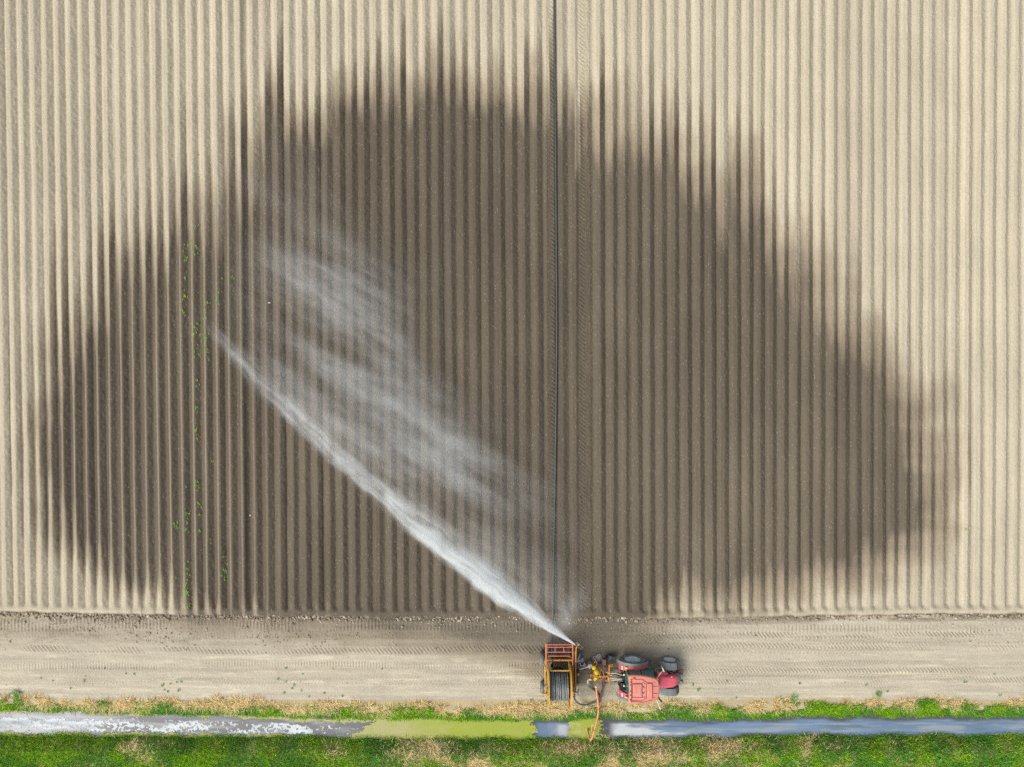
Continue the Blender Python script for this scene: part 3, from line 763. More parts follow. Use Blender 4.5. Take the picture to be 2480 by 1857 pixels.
# roof shell
def roof_outline(k, dx=0.0):
    pts = []
    N = 9
    def hw(x):
        f_ = (x - 6.70) / (8.44 - 6.70); return (.845 + (.60 - .845) * f_ + .075 * sin(pi * f_)) 
    xs_ = [6.70 + (8.44 - 6.70) * i / N for i in range(N + 1)]
    up = [(x, hw(x)) for x in xs_]
    up[0] = (6.72, up[0][1] - .05); up[-1] = (8.40, up[-1][1] - .05)
    front = [(8.45, .42), (8.475, .2), (8.48, 0), (8.475, -.2), (8.45, -.42)]
    rear = [(6.68, -.72), (6.71, -.45), (6.73, -.2), (6.735, 0), (6.73, .2), (6.71, .45), (6.68, .72)]
    out = up + front + [(x, -w_) for x, w_ in up[::-1]] + rear
    c0 = Vector((7.58, 0))
    return [((Vector(p) - c0) * k + c0) for p in out]
g = MB()
rings = []
for k, zz in ((.955, 2.60), (1.0, 2.63), (1.0, 2.70), (.985, 2.745), (.95, 2.775), (.90, 2.785)):
    rings.append([Vector((p.x, CY + p.y, zz)) for p in roof_outline(k)])
g.loft(rings)
roof = g.build('cab_roof', M['roof'], T)
ZT = 2.785
g = MB(); g.box((7.20, CY - .03, ZT + .028), (.52, .76, .05), taper=(.93, .95)); hatch = g.build('roof_hatch', M['roof'], roof, .02)
g = MB(); g.box((7.20, CY - .03, ZT + .056), (.36, .54, .014), taper=(.9, .9)); g.build('hatch_panel', M['roof'], hatch, .006)
g = MB(); g.box((7.90, CY - .05, ZT + .025), (.32, .86, .045), taper=(.92, .96)); g.build('roof_panel', M['roof'], roof, .02)
g = MB()
zl = ZT + .004
def groove(a, b): g.bar((a[0], CY + a[1], zl), (b[0], CY + b[1], zl), .030, .014)
for s in (-1, 1):
    groove((6.80, s * .60), (7.45, s * .62)); groove((7.45, s * .62), (7.62, s * .53)); groove((7.62, s * .53), (7.70, s * .47))
    groove((7.50, s * .44), (7.68, s * .38)); groove((7.50, s * .16), (7.66, s * .10))
    groove((8.12, s * .20), (8.36, s * .21)); groove((8.12, s * .44), (8.22, s * .44))
groove((6.90, -.66), (7.55, -.70)); groove((7.55, -.70), (8.10, -.56))
groove((6.91, -.44), (6.91, .38)); groove((6.91, .38), (7.48, .38)); groove((6.91, -.44), (7.48, -.44)); groove((7.48, -.44), (7.48, .38))
groove((7.72, -.52), (7.72, .42)); groove((7.72, .42), (8.08, .40)); groove((8.08, .40), (8.08, -.5))
g.build('roof_groove', M['groove'], roof)
g = MB(); g.bar((6.86, CY - .72, ZT + .025), (6.86, CY + .60, ZT + .025), .03)
for y in (-.55, -.3, -.08, .28, .45): g.bar((6.76, CY + y, ZT + .02), (6.86, CY + y, ZT + .02), .03)
g.build('roof_rail', M['groove'], roof)
for y in (-.20, .18): MB().box((7.50, CY + y, ZT + .035), (.10, .06, .03)).build('hinge', M['grey'], roof, .005)
MB().lathe([(.045, 0), (.05, .004), (.001, .004)], (7.86, CY - .06, ZT + .049), 'Z', 12).build('sticker', M['sticker'], roof)
MB().lathe([(.065, 0), (.068, .05), (.06, .10), (.03, .135), (.001, .14)], (7.0, CY + .66, ZT - .02), 'Z', 14).build('warning_beacon', M['lamp_orange'], roof)
for (x, y) in ((6.735, .70), (8.38, .56), (8.38, -.56)): MB().box((x, CY + y, 2.69), (.10, .15, .07), rz=.5 if x < 7 else -.4).build('corner_lamp', M['lamp_orange'], roof, .02)

# rear fenders: red arch beside the cab, grey rubber skirt over the tyre
def arch(y0, y1, R0, a0, a1, th, mat, name, parent, n=16, xr=RX, zc=.83, sweep=0):
    rr = []
    for i in range(n + 1):
        a = a0 + (a1 - a0) * i / n; c_, s_ = cos(a), sin(a); e_ = sweep * max(0, (i / n - .62) / .38) ** 1.2
        yy1 = y1 + (e_ if y1 < y0 else -e_) if False else y1
        ya, yb = (y0, y1)
        if sweep: yb = y1 + (1 if y1 > y0 else -1) * e_
        rr.append([Vector((xr + R0 * c_, ya, zc + R0 * s_)), Vector((xr + R0 * c_, yb, zc + R0 * s_)),
                   Vector((xr + (R0 - th) * c_, yb, zc + (R0 - th) * s_)), Vector((xr + (R0 - th) * c_, ya, zc + (R0 - th) * s_))])
    return MB().loft(rr).build(name, mat, parent, .012)
for s in (1, -1):
    yo = CY + s * 1.13; ym = CY + s * .93; yi = CY + s * .72
    fd = arch(ym, yi, .95, radians(28), radians(158), .05, M['red'], 'rear_fender', T, sweep=.14)
    arch(yo, ym + s * .002, .965, radians(24), radians(184), .03, M['mudguard'], 'mudguard', fd)
    MB().box((6.72, CY + s * .86, 1.72), (.20, .12, .07), ry=-.5).build('indicator_lamp', M['lamp_orange'], fd, .02)
    MB().box((6.53, CY + s * .80, 1.50), (.05, .22, .10), ry=-.5).build('tail_lamp', M['lamp_white'], fd, .01)
    fx = FX if s > 0 else FX - .03
    ff = arch(CY + s * .985, CY + s * .55, .70, radians(62), radians(168), .025, M['mudguard'], 'front_fender', T, 12, fx, .61)
    MB().bar((fx - .1, CY + s * .56, 1.28), (fx - .1, CY + s * .56, .75), .05).bar((fx - .1, CY + s * .56, .76), (fx - .1, CY + s * .30, .70), .05).build('fender_stay', M['dark'], ff)
# mirrors
def mirror(a, b, c_, d_):
    mo = MB().tube([a, b], .028, 8).build('mirror', M['cream'], T)
    MB().box(c_, d_, rz=.45).build('mirror_head', M['cream'], mo, .015)
    MB().box((c_[0] - .03, c_[1], c_[2]), (.012, d_[1] * .8, d_[2] * .8), rz=.45).build('mirror_glass', M['mirror'], mo)
mirror((8.34, CY + .50, 2.48), (8.76, CY + 1.00, 2.40), (8.76, CY + 1.02, 2.28), (.06, .26, .34))
mirror((8.32, CY - .55, 2.48), (8.58, CY - 1.20, 2.40), (8.55, CY - 1.16, 2.28), (.06, .26, .34))
g = MB(); g.tube([(8.52, CY - .60, 1.1), (8.52, CY - .66, 2.35), (8.58, CY - .70, 2.50), (8.68, CY - .80, 2.56)], [.05, .055, .05, .045], 10); g.tube([(8.52, CY - .63, 1.3), (8.52, CY - .655, 2.0)], .075, 10)
g.build('exhaust_pipe', M['dark'], T)
g = MB()
for i in range(4): g.bar((8.0, CY + .80 + i * .055, .58), (8.48, CY + .80 + i * .055, .58), .025)
for i in range(4): g.bar((8.02 + i * .15, CY + .78, .575), (8.02 + i * .15, CY + .99, .575), .022)
for x in (8.05, 8.4): g.bar((x, CY + .82, .58), (x, CY + .6, .95), .03)
g.build('step', M['grey'], T)
g = MB(); g.tube([(7.62, CY - .62, .66), (8.4, CY - .62, .66)], .2, 12); g.build('fuel_tank', M['dark'], T)
# front linkage
g = MB(); g.box((9.98, CY, .72), (.16, .62, .30)).box((9.86, CY, .8), (.2, .5, .2))
g.tube([(10.12, CY - .30, .70), (10.12, CY + .36, .70)], .065, 10)
g.tube([(10.18, CY - .36, .70), (10.18, CY - .26, .70)], .13, 12).tube([(10.18, CY + .04, .70), (10.18, CY + .12, .70)], .12, 12)
fl_ = g.build('front_linkage', M['grey'], T, .01)
MB().box((10.10, CY + .30, .84), (.32, .26, .12), rz=.25).build('rusty_plate', M['rust'], fl_, .02)
# rear linkage, PTO guard, drawbar
g = MB()
for s in (1, -1):
    g.bar((6.95, CY + s * .25, .62), (6.18, CY + s * .42, .55), .07); g.bar((6.85, CY + s * .25, 1.15), (6.45, CY + s * .36, .62), .045)
    g.bar((6.95, CY + s * .18, 1.22), (6.72, CY + s * .34, 1.2), .07)
g.bar((6.85, CY, .95), (6.25, CY, .98), .055); g.box((6.72, CY, .72), (.26, .34, .3)); g.bar((6.7, CY, .42), (6.2, CY, .40), .09)
g.build('rear_linkage', M['dark'], T, .008)
g = MB()
for k, (y, dz) in enumerate(((-.35, 0), (-.52, .05), (-.45, -.12))):
    g.tube([(6.75, CY + y, 1.15 + dz), (6.5, CY + y - .05, 1.0 + dz), (6.38, CY + y + .06, .75)], .035, 6)
g.box((6.62, CY - .46, .9), (.22, .34, .38))
g.build('hydraulic_couplings', M['dark'], T, .02)
for y in (-.36, .30): MB().lathe([(.001, -.05), (.05, -.04), (.065, 0), (.05, .04), (.001, .05)], (6.66, CY + y, 1.30), 'X', 10).build('work_lamp', M['lamp_white'], T)

# ------------------------------------------------------------------ hose reel machine
RYc, RZc, RF, RC = -17.85, 1.50, 1.255, .79
XL, XR = 2.14, 3.44
R_ = empty('hose_reel', (2.8, -17.4, 0), 'yellow wheeled irrigation reel wound with thick dark hose', 'hose reel')
for x, face in ((XL, -1), (XR, 1)):
    fl_ = MB().lathe([(.22, -.012), (1.10, -.012), (1.10, .012), (.22, .012), (.22, -.012)], (x, RYc, RZc), 'X', 48, smooth=False).build('flange', M['galv'] if face < 0 else M['yellow'], R_)
    rim_ = MB().lathe([(1.09, -.035), (RF, -.035), (RF, .035), (1.09, .035), (1.09, -.035)], (x, RYc, RZc), 'X', 56, smooth=False).build('flange_rim', M['yellow'], fl_)
    sp = MB()
    for i in range(8):
        a = i * pi / 4 + .2; sp.bar((x + face * .03, RYc + .2 * cos(a), RZc + .2 * sin(a)), (x + face * .03, RYc + 1.09 * cos(a), RZc + 1.09 * sin(a)), .05)
    sp.build('spoke', M['yellow'], fl_)
MB().tube([(XL + .03, RYc, RZc), (XR - .03, RYc, RZc)], .70, 32).build('drum', M['dark'], R_)
MB().tube([(XL - .22, RYc, RZc), (XR + .22, RYc, RZc)], .07, 12).build('axle', M['grey'], R_)
turns = 10.0; pts = []
for i in range(int(turns * 36) + 1):
    a = i / 36 * 2 * pi; x = XL + .095 + (XR - XL - .19) * i / (turns * 36)
    pts.append((x + .012 * sin(a * .37), RYc + RC * cos(a), RZc + RC * sin(a)))
MB().tube(pts, .051, 8).build('hose_coil', M['hose'], R_)
MB().lathe([(1.10, -.05), (1.20, -.075), (1.20, -.02), (1.10, -.02), (1.10, -.05)], (XR, RYc, RZc), 'X', 48, smooth=False).build('ring_gear', M['orange'], R_)
# base frame and turntable
g = MB()
for x in (2.15, 3.42): g.bar((x, -15.75, .42), (x, -18.75, .42), .11, .14)
for y in (-15.75, -16.75, -17.9, -18.75): g.bar((2.15, y, .40), (3.42, y, .40), .10, .12)
g.bar((2.2, -16.9, .36), (3.4, -16.0, .36), .09); g.lathe([(.45, .24), (.55, .24), (.55, .34), (.45, .34), (.45, .24)], (2.8, -17.75, 0), 'Z', 28)
g.build('base_frame', M['rust'], R_, .01)
for (x, y) in ((1.83, -16.58), (1.85, -18.40), (3.76, -16.62), (3.76, -18.42)):
    pass
def small_wheel(x, y, face):
    t_ = MB().lathe([(.20, -.10), (.30, -.125), (.355, -.10), (.365, 0), (.355, .10), (.30, .125), (.20, .10)], (x, y, .365), 'X', 26)
    wl = t_.build('wheel', M['tyre'], R_)
    MB().lathe([(.21, face * .10), (.19, face * .10), (.16, face * .02), (.06, face * .03), (.05, face * .09), (.001, face * .09)], (x, y, .365), 'X', 20).lathe([(.2, -face * .09), (.15, 0), (.001, 0)], (x, y, .365), 'X', 20).build('rim', M['rim'], wl)
    MB().bar((x - face * .05, y, .365), (x - face * .42, y, .40), .07).build('stub_axle', M['dark'], wl)
for x, y, f_ in ((1.80, -16.62, -1), (1.84, -18.38, -1), (3.74, -16.5, 1), (3.74, -18.3, 1)): small_wheel(x, y, f_)
# side frames carrying the drum
for x, sgn in ((2.02, -1), (3.62, 1)):
    g = MB()
    g.bar((x, -15.42, 1.22), (x, -18.22, 1.22), .085, .12)
    g.bar((x, -16.3, 1.20), (x, -16.6, .42), .08); g.bar((x, -18.2, 1.20), (x, -18.5, .42), .08)
    g.bar((x, -17.2, 1.25), (x, RYc, RZc), .09); g.bar((x, -18.15, 1.25), (x, RYc, RZc), .09); g.bar((x, -15.45, 1.2), (x, -15.9, .42), .06)
    g.bar((x, -18.5, .45), (2.15 if sgn < 0 else 3.42, -18.5, .42), .08); g.bar((x, -16.55, .45), (2.15 if sgn < 0 else 3.42, -16.55, .42), .08); g.bar((x, -15.9, .45), (2.15 if sgn < 0 else 3.42, -15.9, .42), .07)
    fr = g.build('side_frame', M['orange'], R_, .01)
g = MB(); g.bar((1.96, -16.75, 1.36), (1.96, -18.15, 1.36), .07, .09); g.build('side_beam', M['yellow'], R_, .01)
for (x, y) in ((1.96, -16.9), (1.96, -18.0)): MB().box((x + .02, y, 1.3), (.09, .1, .1)).build('beam_bracket', M['dark'], R_)
# faded red lifting cradle
g = MB()
ZC = 1.62
for x in (2.03, 3.58): g.bar((x, -15.36, ZC), (x, -16.98, ZC), .055)
for y, x0, x1 in ((-15.38, 2.03, 3.58), (-15.53, 2.03, 3.58), (-15.82, 2.03, 3.58), (-16.05, 2.12, 3.45)): g.bar((x0, y, ZC), (x1, y, ZC), .05)
for x in (2.54, 3.05): g.bar((x, -15.53, ZC), (x, -15.82, ZC), .045)
for x in (2.03, 3.58):
    g.bar((x, -16.9, ZC), (x, -16.9, 1.22), .05); g.bar((x, -15.9, ZC), (x, -15.9, 1.22), .05)
g.build('lifting_cradle', M['cradle'], R_, .008)
g = MB(); g.bar((2.04, -16.40, 1.34), (3.60, -16.40, 1.34), .10, .10); g.build('cross_beam', M['orange'], R_, .01)
g = MB(); g.bar((2.18, -16.78, 1.98), (3.36, -16.78, 1.98), .06)
for x in (2.18, 3.36): g.bar((x, -16.78, 1.98), (x, -16.44, 1.36), .06)
g.build('guide_beam', M['yellow'], R_, .01)
g = MB(); g.box((2.42, -16.45, .95), (.12, .16, .9)); g.box((2.42, -16.8, .6), (.14, .6, .12)); g.bar((2.3, -16.15, 1.2), (2.56, -16.15, 1.2), .09); g.bar((2.34, -16.15, 1.2), (2.34, -16.42, 1.3), .06); g.bar((2.5, -16.15, 1.2), (2.5, -16.42, 1.3), .06)
g.build('hose_guide', M['dark'], R_, .01)
MB().lathe([(.001, -.02), (.03, -.02), (.03, .05), (.001, .05)], (2.33, -16.52, 1.42), 'Z', 8).build('guide_knob', M['lamp_white'], R_)
# water feed pipe up the right side, bent over at the top
g = MB(); g.tube([(3.77, -18.0, 1.28), (3.77, -17.0, 1.36), (3.78, -16.0, 1.48), (3.79, -15.62, 1.56), (3.83, -15.46, 1.6), (3.93, -15.36, 1.66), (4.02, -15.33, 1.7)], .043, 10)
fp = g.build('feed_pipe', M['orange'], R_)
for y in (-16.3, -17.3): MB().bar((3.62, y, 1.25), (3.79, y, 1.36), .05).build('pipe_clamp', M['dark'], fp)
g = MB(); g.box((3.86, -17.52, 1.05), (.20, .62, .42)); g.box((3.92, -17.25, .8), (.22, .22, .3)); g.box((3.74, -17.5, .7), (.12, .5, .5)); g.bar((3.62, -17.5, .9), (3.80, -17.5, .9), .12)
gb = g.build('gearbox', M['dark'], R_, .03)
MB().loft([[Vector((3.96 + a, -17.28 + b, 1.27)) for a, b in ((-.09, -.06), (.07, 0), (-.05, .10))], [Vector((3.96 + a * .6, -17.28 + b * .6, 1.33)) for a, b in ((-.09, -.06), (.07, 0), (-.05, .10))]], False).build('guard_plate', M['pumpyellow'], gb)
g = MB(); g.bar((3.70, -18.05, 1.2), (3.70, -18.75, 1.15), .05)
for k in range(5): g.box((3.74, -18.08 - k * .14, 1.2), (.09, .06, .08), rz=k)
g.bar((3.66, -18.1, 1.2), (3.60, -18.0, 1.2), .05)
g.build('valve_rail', M['yellow'], R_, .008)
sp = MB().box((3.95, -18.33, 1.30), (.15, .46, .03), rz=-.12, ry=-.25).build('solar_panel', M['cream'], R_, .004)
MB().box((3.95, -18.33, 1.318), (.125, .42, .006), rz=-.12, ry=-.25).build('solar_cell', M['solar'], sp)
MB().bar((3.94, -18.33, 1.28), (3.74, -18.33, 1.2), .04).build('panel_bracket', M['dark'], sp)
g = MB(); g.tube([(2.00, -16.62, 1.25), (1.90, -16.75, 1.2), (1.85, -16.95, 1.15), (1.88, -17.18, 1.15), (1.98, -17.35, 1.22)], .014, 6); g.build('cable', M['dark'], R_)
g = MB(); g.box((1.93, -18.62, .95), (.22, .18, .10)).bar((1.98, -18.62, .95), (2.12, -18.62, .46), .07).box((1.86, -18.70, .9), (.08, .12, .2)); g.build('support_jack', M['yellow'], R_, .01)
g = MB(); g.bar((3.62, -17.35, .62), (4.98, -16.96, .62), .055); g.bar((4.55, -17.06, .64), (4.98, -16.96, .64), .10); g.box((4.66, -17.03, .66), (.08, .22, .16), rz=.28); g.bar((4.6, -16.92, .62), (5.1, -17.0, .62), .06)
g.bar((3.42, -17.4, .45), (3.66, -17.35, .62), .08)
g.build('tow_bar', M['cream'], R_, .008)
g = MB().lathe([(.05, -.03), (.13, -.04), (.15, -.03), (.15, .03), (.13, .04), (.05, .03), (.05, -.03)], (3.96, -16.9, .9), 'Z', 18); g.bar((3.62, -16.9, .86), (4.0, -16.9, .86), .05); g.build('guide_pulley', M['rust'], R_)
g = MB(); g.bar((3.70, -16.5, 1.30), (3.70, -15.6, 1.30), .045); g.bar((3.62, -16.45, 1.28), (3.71, -16.45, 1.30), .05); g.bar((3.62, -15.65, 1.26), (3.71, -15.65, 1.3), .05); g.build('inner_rail', M['rust'], R_, .006)

# ------------------------------------------------------------------ sprinkler gun
NZ = Vector(P(1391, 1559, 2.2))
end = Vector(D(440, 690, .3))
jd = Vector((end.x - NZ.x, end.y - NZ.y, 0)); JL = jd.length; jd.normalize(); TH = math.atan2(jd.y, jd.x)
el = math.atan2(14.0, JL); aim = Vector((jd.x * cos(el), jd.y * cos(el), sin(el)))
G = empty('sprinkler_gun', (4.05, -15.34, 1.7), 'dark sprinkler gun on the bent pipe end shooting a white water jet', 'sprinkler gun')
base = Vector((4.05, -15.34, 1.72))
b1 = NZ - aim * .62
g = MB().tube([base + Vector((0, 0, -.06)), base + Vector((0, 0, .1)), (base + b1) / 2 + Vector((.02, 0, .08)), b1], .05, 10); g.build('riser', M['grey'], G)
MB().tube([b1, NZ - aim * .15, NZ], [.052, .038, .026], 10).build('barrel', M['grey'], G)
MB().tube([NZ - aim * .06, NZ + aim * .01], [.036, .03], 10).build('nozzle', M['cream'], G)
sd_ = Vector((-jd.y, jd.x, 0)) * -1
g = MB().tube([b1 + Vector((0, 0, .06)), b1 + sd_ * .16 + Vector((0, 0, .1)), NZ - aim * .1 + sd_ * .16 + Vector((0, 0, .03))], .014, 6); g.box(tuple(NZ - aim * .08 + sd_ * .15), (.09, .05, .06), rz=TH)
g.build('swing_arm', M['grey'], G)

# ------------------------------------------------------------------ pump between reel and tractor
PU = empty('water_pump', (5.2, -17.4, 0), 'bright yellow water pump on a rusty frame behind the tractor', 'pump')
g = MB()
for y in (-17.02, -17.95): g.bar((5.55, y, .10), (5.55, y, .95), .10, .10)
g.bar((5.55, -16.55, .80), (5.55, -17.98, .80), .20, .12); g.bar((5.62, -16.55, .55), (5.62, -18.05, .55), .12, .10)
g.bar((5.05, -17.0, .14), (5.80, -17.0, .14), .10); g.bar((5.05, -17.95, .14), (5.80, -17.95, .14), .10); g.bar((5.05, -17.0, .14), (5.05, -17.95, .14), .09)
g.box((5.55, -16.72, .62), (.26, .34, .34)); g.box((5.60, -18.02, .5), (.20, .22, .26)); g.bar((5.4, -17.5, .6), (5.7, -17.5, .6), .3, .3)
g.build('frame', M['rust'], PU, .012)
g = MB(); g.bar((5.82, -16.82, .92), (5.82, -17.86, .92), .075, .10)
for dy in (.03, -.08): g.bar((5.82, -16.86 + dy, .92), (6.06, -16.86 + dy, .90), .04)
g.bar((5.62, -17.3, .85), (5.82, -17.3, .9), .06); g.bar((5.62, -17.8, .85), (5.82, -17.8, .9), .06)
g.build('hitch_bar', M['orange'], PU, .01)
dome = MB().lathe([(.001, .30), (.07, .29), (.135, .24), (.17, .15), (.18, .02), (.17, -.12), (.12, -.2), (.001, -.2)], (5.05, -17.22, .93), 'Z', 20).build('pump_dome', M['pumpyellow'], PU)
MB().lathe([(.001, .315), (.026, .315), (.026, .28)], (5.05, -17.22, .93), 'Z', 10).build('dome_plug', M['dark'], dome)
MB().lathe([(.001, .04), (.09, .035), (.125, .01), (.13, -.02), (.10, -.05), (.001, -.05)], (4.89, -16.96, 1.10), 'Z', 18).build('filter_lid', M['pumpyellow'], PU)
MB().tube([(4.89, -16.96, 1.06), (4.90, -16.97, .5), (5.05, -17.05, .2)], [.09, .09, .06], 12).build('filter_body', M['orange'], PU)
vol = MB().lathe([(.001, .18), (.08, .17), (.15, .11), (.18, 0), (.17, -.12), (.11, -.2), (.001, -.2)], (5.07, -17.60, .78), 'Z', 20).tube([(5.07, -17.6, .72), (5.0, -17.74, .72), (4.98, -17.86, .72)], [.12, .10, .085], 12).build('pump_volute', M['pumpyellow'], PU)
MB().lathe([(.001, .03), (.03, .03), (.03, 0)], (5.12, -17.66, .95), 'Z', 10).build('volute_plug', M['dark'], vol)
g = MB().tube([(5.1, -17.24, .95), (5.0, -17.40, 1.0), (4.78, -17.44, .98), (4.66, -17.42, .95)], .055, 10).tube([(5.2, -17.52, .95), (5.5, -17.50, 1.0), (5.72, -17.48, 1.0), (5.80, -17.56, .95), (5.80, -17.72, .9)], .05, 10)
g.box((4.72, -17.43, .98), (.08, .16, .16)).box((4.95, -17.42, 1.0), (.10, .14, .14)).box((5.3, -17.52, .96), (.09, .15, .15))
g.build('pump_pipe', M['orange'], PU, .006)
MB().lathe([(.17, -.02), (.19, -.02), (.19, .02), (.17, .02), (.17, -.02)], (5.06, -17.41, 1.0), 'Z', 16).build('pump_flange', M['yellow'], PU)
g = MB().tube([(5.22, -17.0, 1.0), (5.42, -17.18, 1.06), (5.5, -17.4, 1.08), (5.42, -17.62, 1.04), (5.22, -17.74, .98)], .014, 6); g.build('thin_hose', M['lamp_orange'], PU)
g = MB().tube([(4.92, -16.75, .9), (4.98, -16.6, .95), (5.06, -16.62, .95), (5.05, -16.8, .9), (5.06, -17.0, .92)], .016, 6); g.tube([(5.02, -16.62, .2), (5.02, -16.62, .95)], .02, 6); g.build('vent_pipe', M['yellow'], PU)
g = MB().tube([(5.70, -17.46, .82), (6.55, -17.55, .80)], .045, 10).tube([(5.85, -17.47, .82), (6.1, -17.50, .82)], .06, 10); g.build('drive_shaft', M['steel'], PU)
g = MB().tube([(5.72, -17.60, .9), (6.1, -17.66, .94), (6.6, -17.62, 1.1)], .02, 6).tube([(5.72, -17.36, .9), (6.2, -17.34, .92), (6.65, -17.4, 1.1)], .022, 6).tube([(5.72, -17.72, .9), (6.1, -17.78, .9), (6.6, -17.7, 1.15)], .018, 6); g.build('hydraulic_line', M['cream'], PU)
g = MB().box((6.0, -16.70, .42), (.60, .34, .34)); g.lathe([(.001, -.12), (.22, -.12), (.24, 0), (.22, .12), (.001, .12)], (5.98, -16.54, .38), 'Y', 16).box((6.20, -16.52, .5), (.16, .18, .30)).box((5.86, -16.86, .38), (.5, .1, .22))
g.bar((5.6, -16.72, .45), (5.8, -16.72, .45), .12); g.build('gear_case', M['dark'], PU, .03)
g = MB()
for (x, y) in ((4.72, -16.86), (4.52, -17.08), (5.14, -16.86)): g.box((x, y, .35), (.06, .18, .45))
g.bar((4.45, -17.05, .5), (5.1, -17.08, .5), .08).bar((5.06, -17.05, .16), (4.72, -16.86, .16), .08).bar((4.72, -16.86, .16), (4.52, -17.08, .16), .08)
g.build('support_leg', M['grey'], PU, .01)

# ------------------------------------------------------------------ hoses and loose things
def spline(pts, n=8):
    pts = [Vector(p) for p in pts]; q = [pts[0]] + pts + [pts[-1]]; out = []
    for i in range(1, len(q) - 2):
        a, b, c_, d_ = q[i - 1:i + 3]
        for k in range(n):
            u = k / n
            out.append(.5 * ((2 * b) + (c_ - a) * u + (2 * a - 5 * b + 4 * c_ - d_) * u * u + (3 * b - a - 3 * c_ + d_) * u ** 3))
    return out + [pts[-1]]
o = MB().tube(spline([P(1338, 1604, 1.12), P(1337, 1575, .92), P(1337.5, 1540, .62), P(1339, 1495, .32), P(1339.5, 1440, .16), P(1341, 1350, .13), P(1344.5, 1150, .13), P(1346.5, 1000, .13), P(1348.5, 800, .13), P(1347.5, 600, .13), P(1346.3, 420, .13),
      P(1344.5, 200, .13), P(1342, 0, .13), (P(1342, 0)[0] - .25, 34, .13), (P(1342, 0)[0] - .4, 46, .13)], 10), .056, 10).build('irrigation_pipe', M['pipe'])
tag(o, 'long teal grey irrigation pipe running straight up the field furrow', 'pipe')
o = MB().tube(spline([P(1446, 1661, .72), P(1444.5, 1668, .78), P(1446, 1684, .72), P(1448.5, 1700, .62), P(1449.5, 1716, .50), P(1448, 1732, .42), P(1444, 1750, .38), P(1440, 1766, .36), P(1436, 1780, .34), P(1432.5, 1788, .30), P(1430, 1790, .16), P(1427.8, 1786, -.02),
      P(1425, 1776, -.22), P(1423.5, 1768, -.42), P(1424, 1760, -.62), P(1425, 1754, -.8)], 8), .06, 12).build('suction_hose', M['suction'])
tag(o, 'thick orange suction hose bent over the ditch into the duckweed', 'hose')
ORG[o.name] = o.location.copy()
for (px_, py_, zz) in ((1449.7, 1716, .50), (1439.5, 1767, .36)):
    c_ = Vector(P(px_, py_, zz)); MB().tube([c_ + Vector((0, .02, 0)), c_ + Vector((0, -.02, 0))], .066, 12).build('hose_clamp', M['rust'], o)
MB().tube([P(1443, 1660, .72), P(1444.4, 1665, .77)], .068, 12).build('coupling', M['cream'], o)
o = MB().tube(spline([P(1433, 1645, .95), P(1427, 1644, .9), P(1423.5, 1647.5, .75), P(1424, 1654, .55), P(1427, 1661, .32), P(1434, 1668, .12), P(1442, 1673.5, .09), P(1447, 1679, .08), P(1449.5, 1686, .08), P(1447, 1693, .08), P(1441, 1699, .09),
      P(1433, 1703, .12), P(1423, 1706, .16), P(1412, 1706, .24), P(1402, 1703, .40), P(1395.5, 1697.5, .62), P(1391.5, 1691, .86), P(1390.5, 1685, 1.05)], 8), .056, 12).build('delivery_hose', M['green_hose'])
tag(o, 'green grey hose looping from the yellow pump to the reel', 'hose')
ORG[o.name] = o.location.copy()
MB().tube(spline([P(1433, 1645, .95), P(1427, 1644, .9), P(1423.5, 1647.5, .75), P(1424.2, 1654, .55)], 6), .064, 12).build('hose_cuff', M['cream'], o)
o = MB().tube(spline([P(1437.5, 1758, .40), P(1435.5, 1753, .42), P(1433.5, 1757, .30), P(1432.5, 1764, .1), P(1431.8, 1771, -.1)], 6), .02, 6).build('rope', M['rope'])
tag(o, 'short yellow rope tied to the orange suction hose', 'rope')
o = MB().bar(P(1461, 1658, .22), P(1450.5, 1702, .05), .09, .06).box(P(1461, 1657, .24), (.16, .22, .1), rz=.2).bar(P(1456, 1672, .19), P(1459, 1674, .19), .05).bar(P(1453.5, 1686, .14), P(1450.5, 1687, .14), .05).build('drawbar', M['rust'], None, .008)
tag(o, 'rusty brown bar lying on the ground beside the orange hose', 'metal bar')

# mud puddles that mirror the sky
def puddle(poly, zz, label):
    c_ = np.array([P(a, b) for a, b in poly]); cc = c_.mean(0); rng = np.random.default_rng(len(poly) + int(poly[0][0]))
    pts = []
    n = len(poly)
    for i in range(n):
        a, b = c_[i], c_[(i + 1) % n]
        for k in range(5):
            q = a + (b - a) * k / 5; q = q + rng.normal(0, .022, 3); pts.append((q[0], q[1], zz))
    k = len(pts); mb = MB(); mb.add([(cc[0], cc[1], zz)] + pts, [(0, i + 1, (i + 1) % k + 1) for i in range(k)])
    return tag(mb.build('puddle', M['puddle']), label, kind='structure')
puddle([(1395, 1598), (1401, 1588), (1405, 1581), (1407, 1586), (1403, 1594), (1409, 1590), (1413, 1593), (1411, 1602), (1406, 1604), (1410, 1609), (1404, 1613), (1396, 1610)], .085, 'grey mud puddle beside the reel')
puddle([(1406, 1606), (1412, 1606), (1416, 1602), (1419, 1605), (1424, 1608), (1432, 1609), (1438, 1612), (1430, 1615), (1420, 1613), (1410, 1611)], .085, 'narrow mud puddle between reel and pump')
puddle([(1432, 1594), (1438, 1588), (1446, 1585), (1449, 1580), (1454, 1581), (1457, 1588), (1460, 1597), (1458, 1607), (1450, 1606), (1447, 1600), (1442, 1602), (1434, 1601)], .085, 'grey mud puddle beyond the yellow pump')
puddle([(1392, 1616), (1400, 1614), (1404, 1617), (1398, 1621), (1392, 1620)], .085, 'small mud puddle at the reel side')

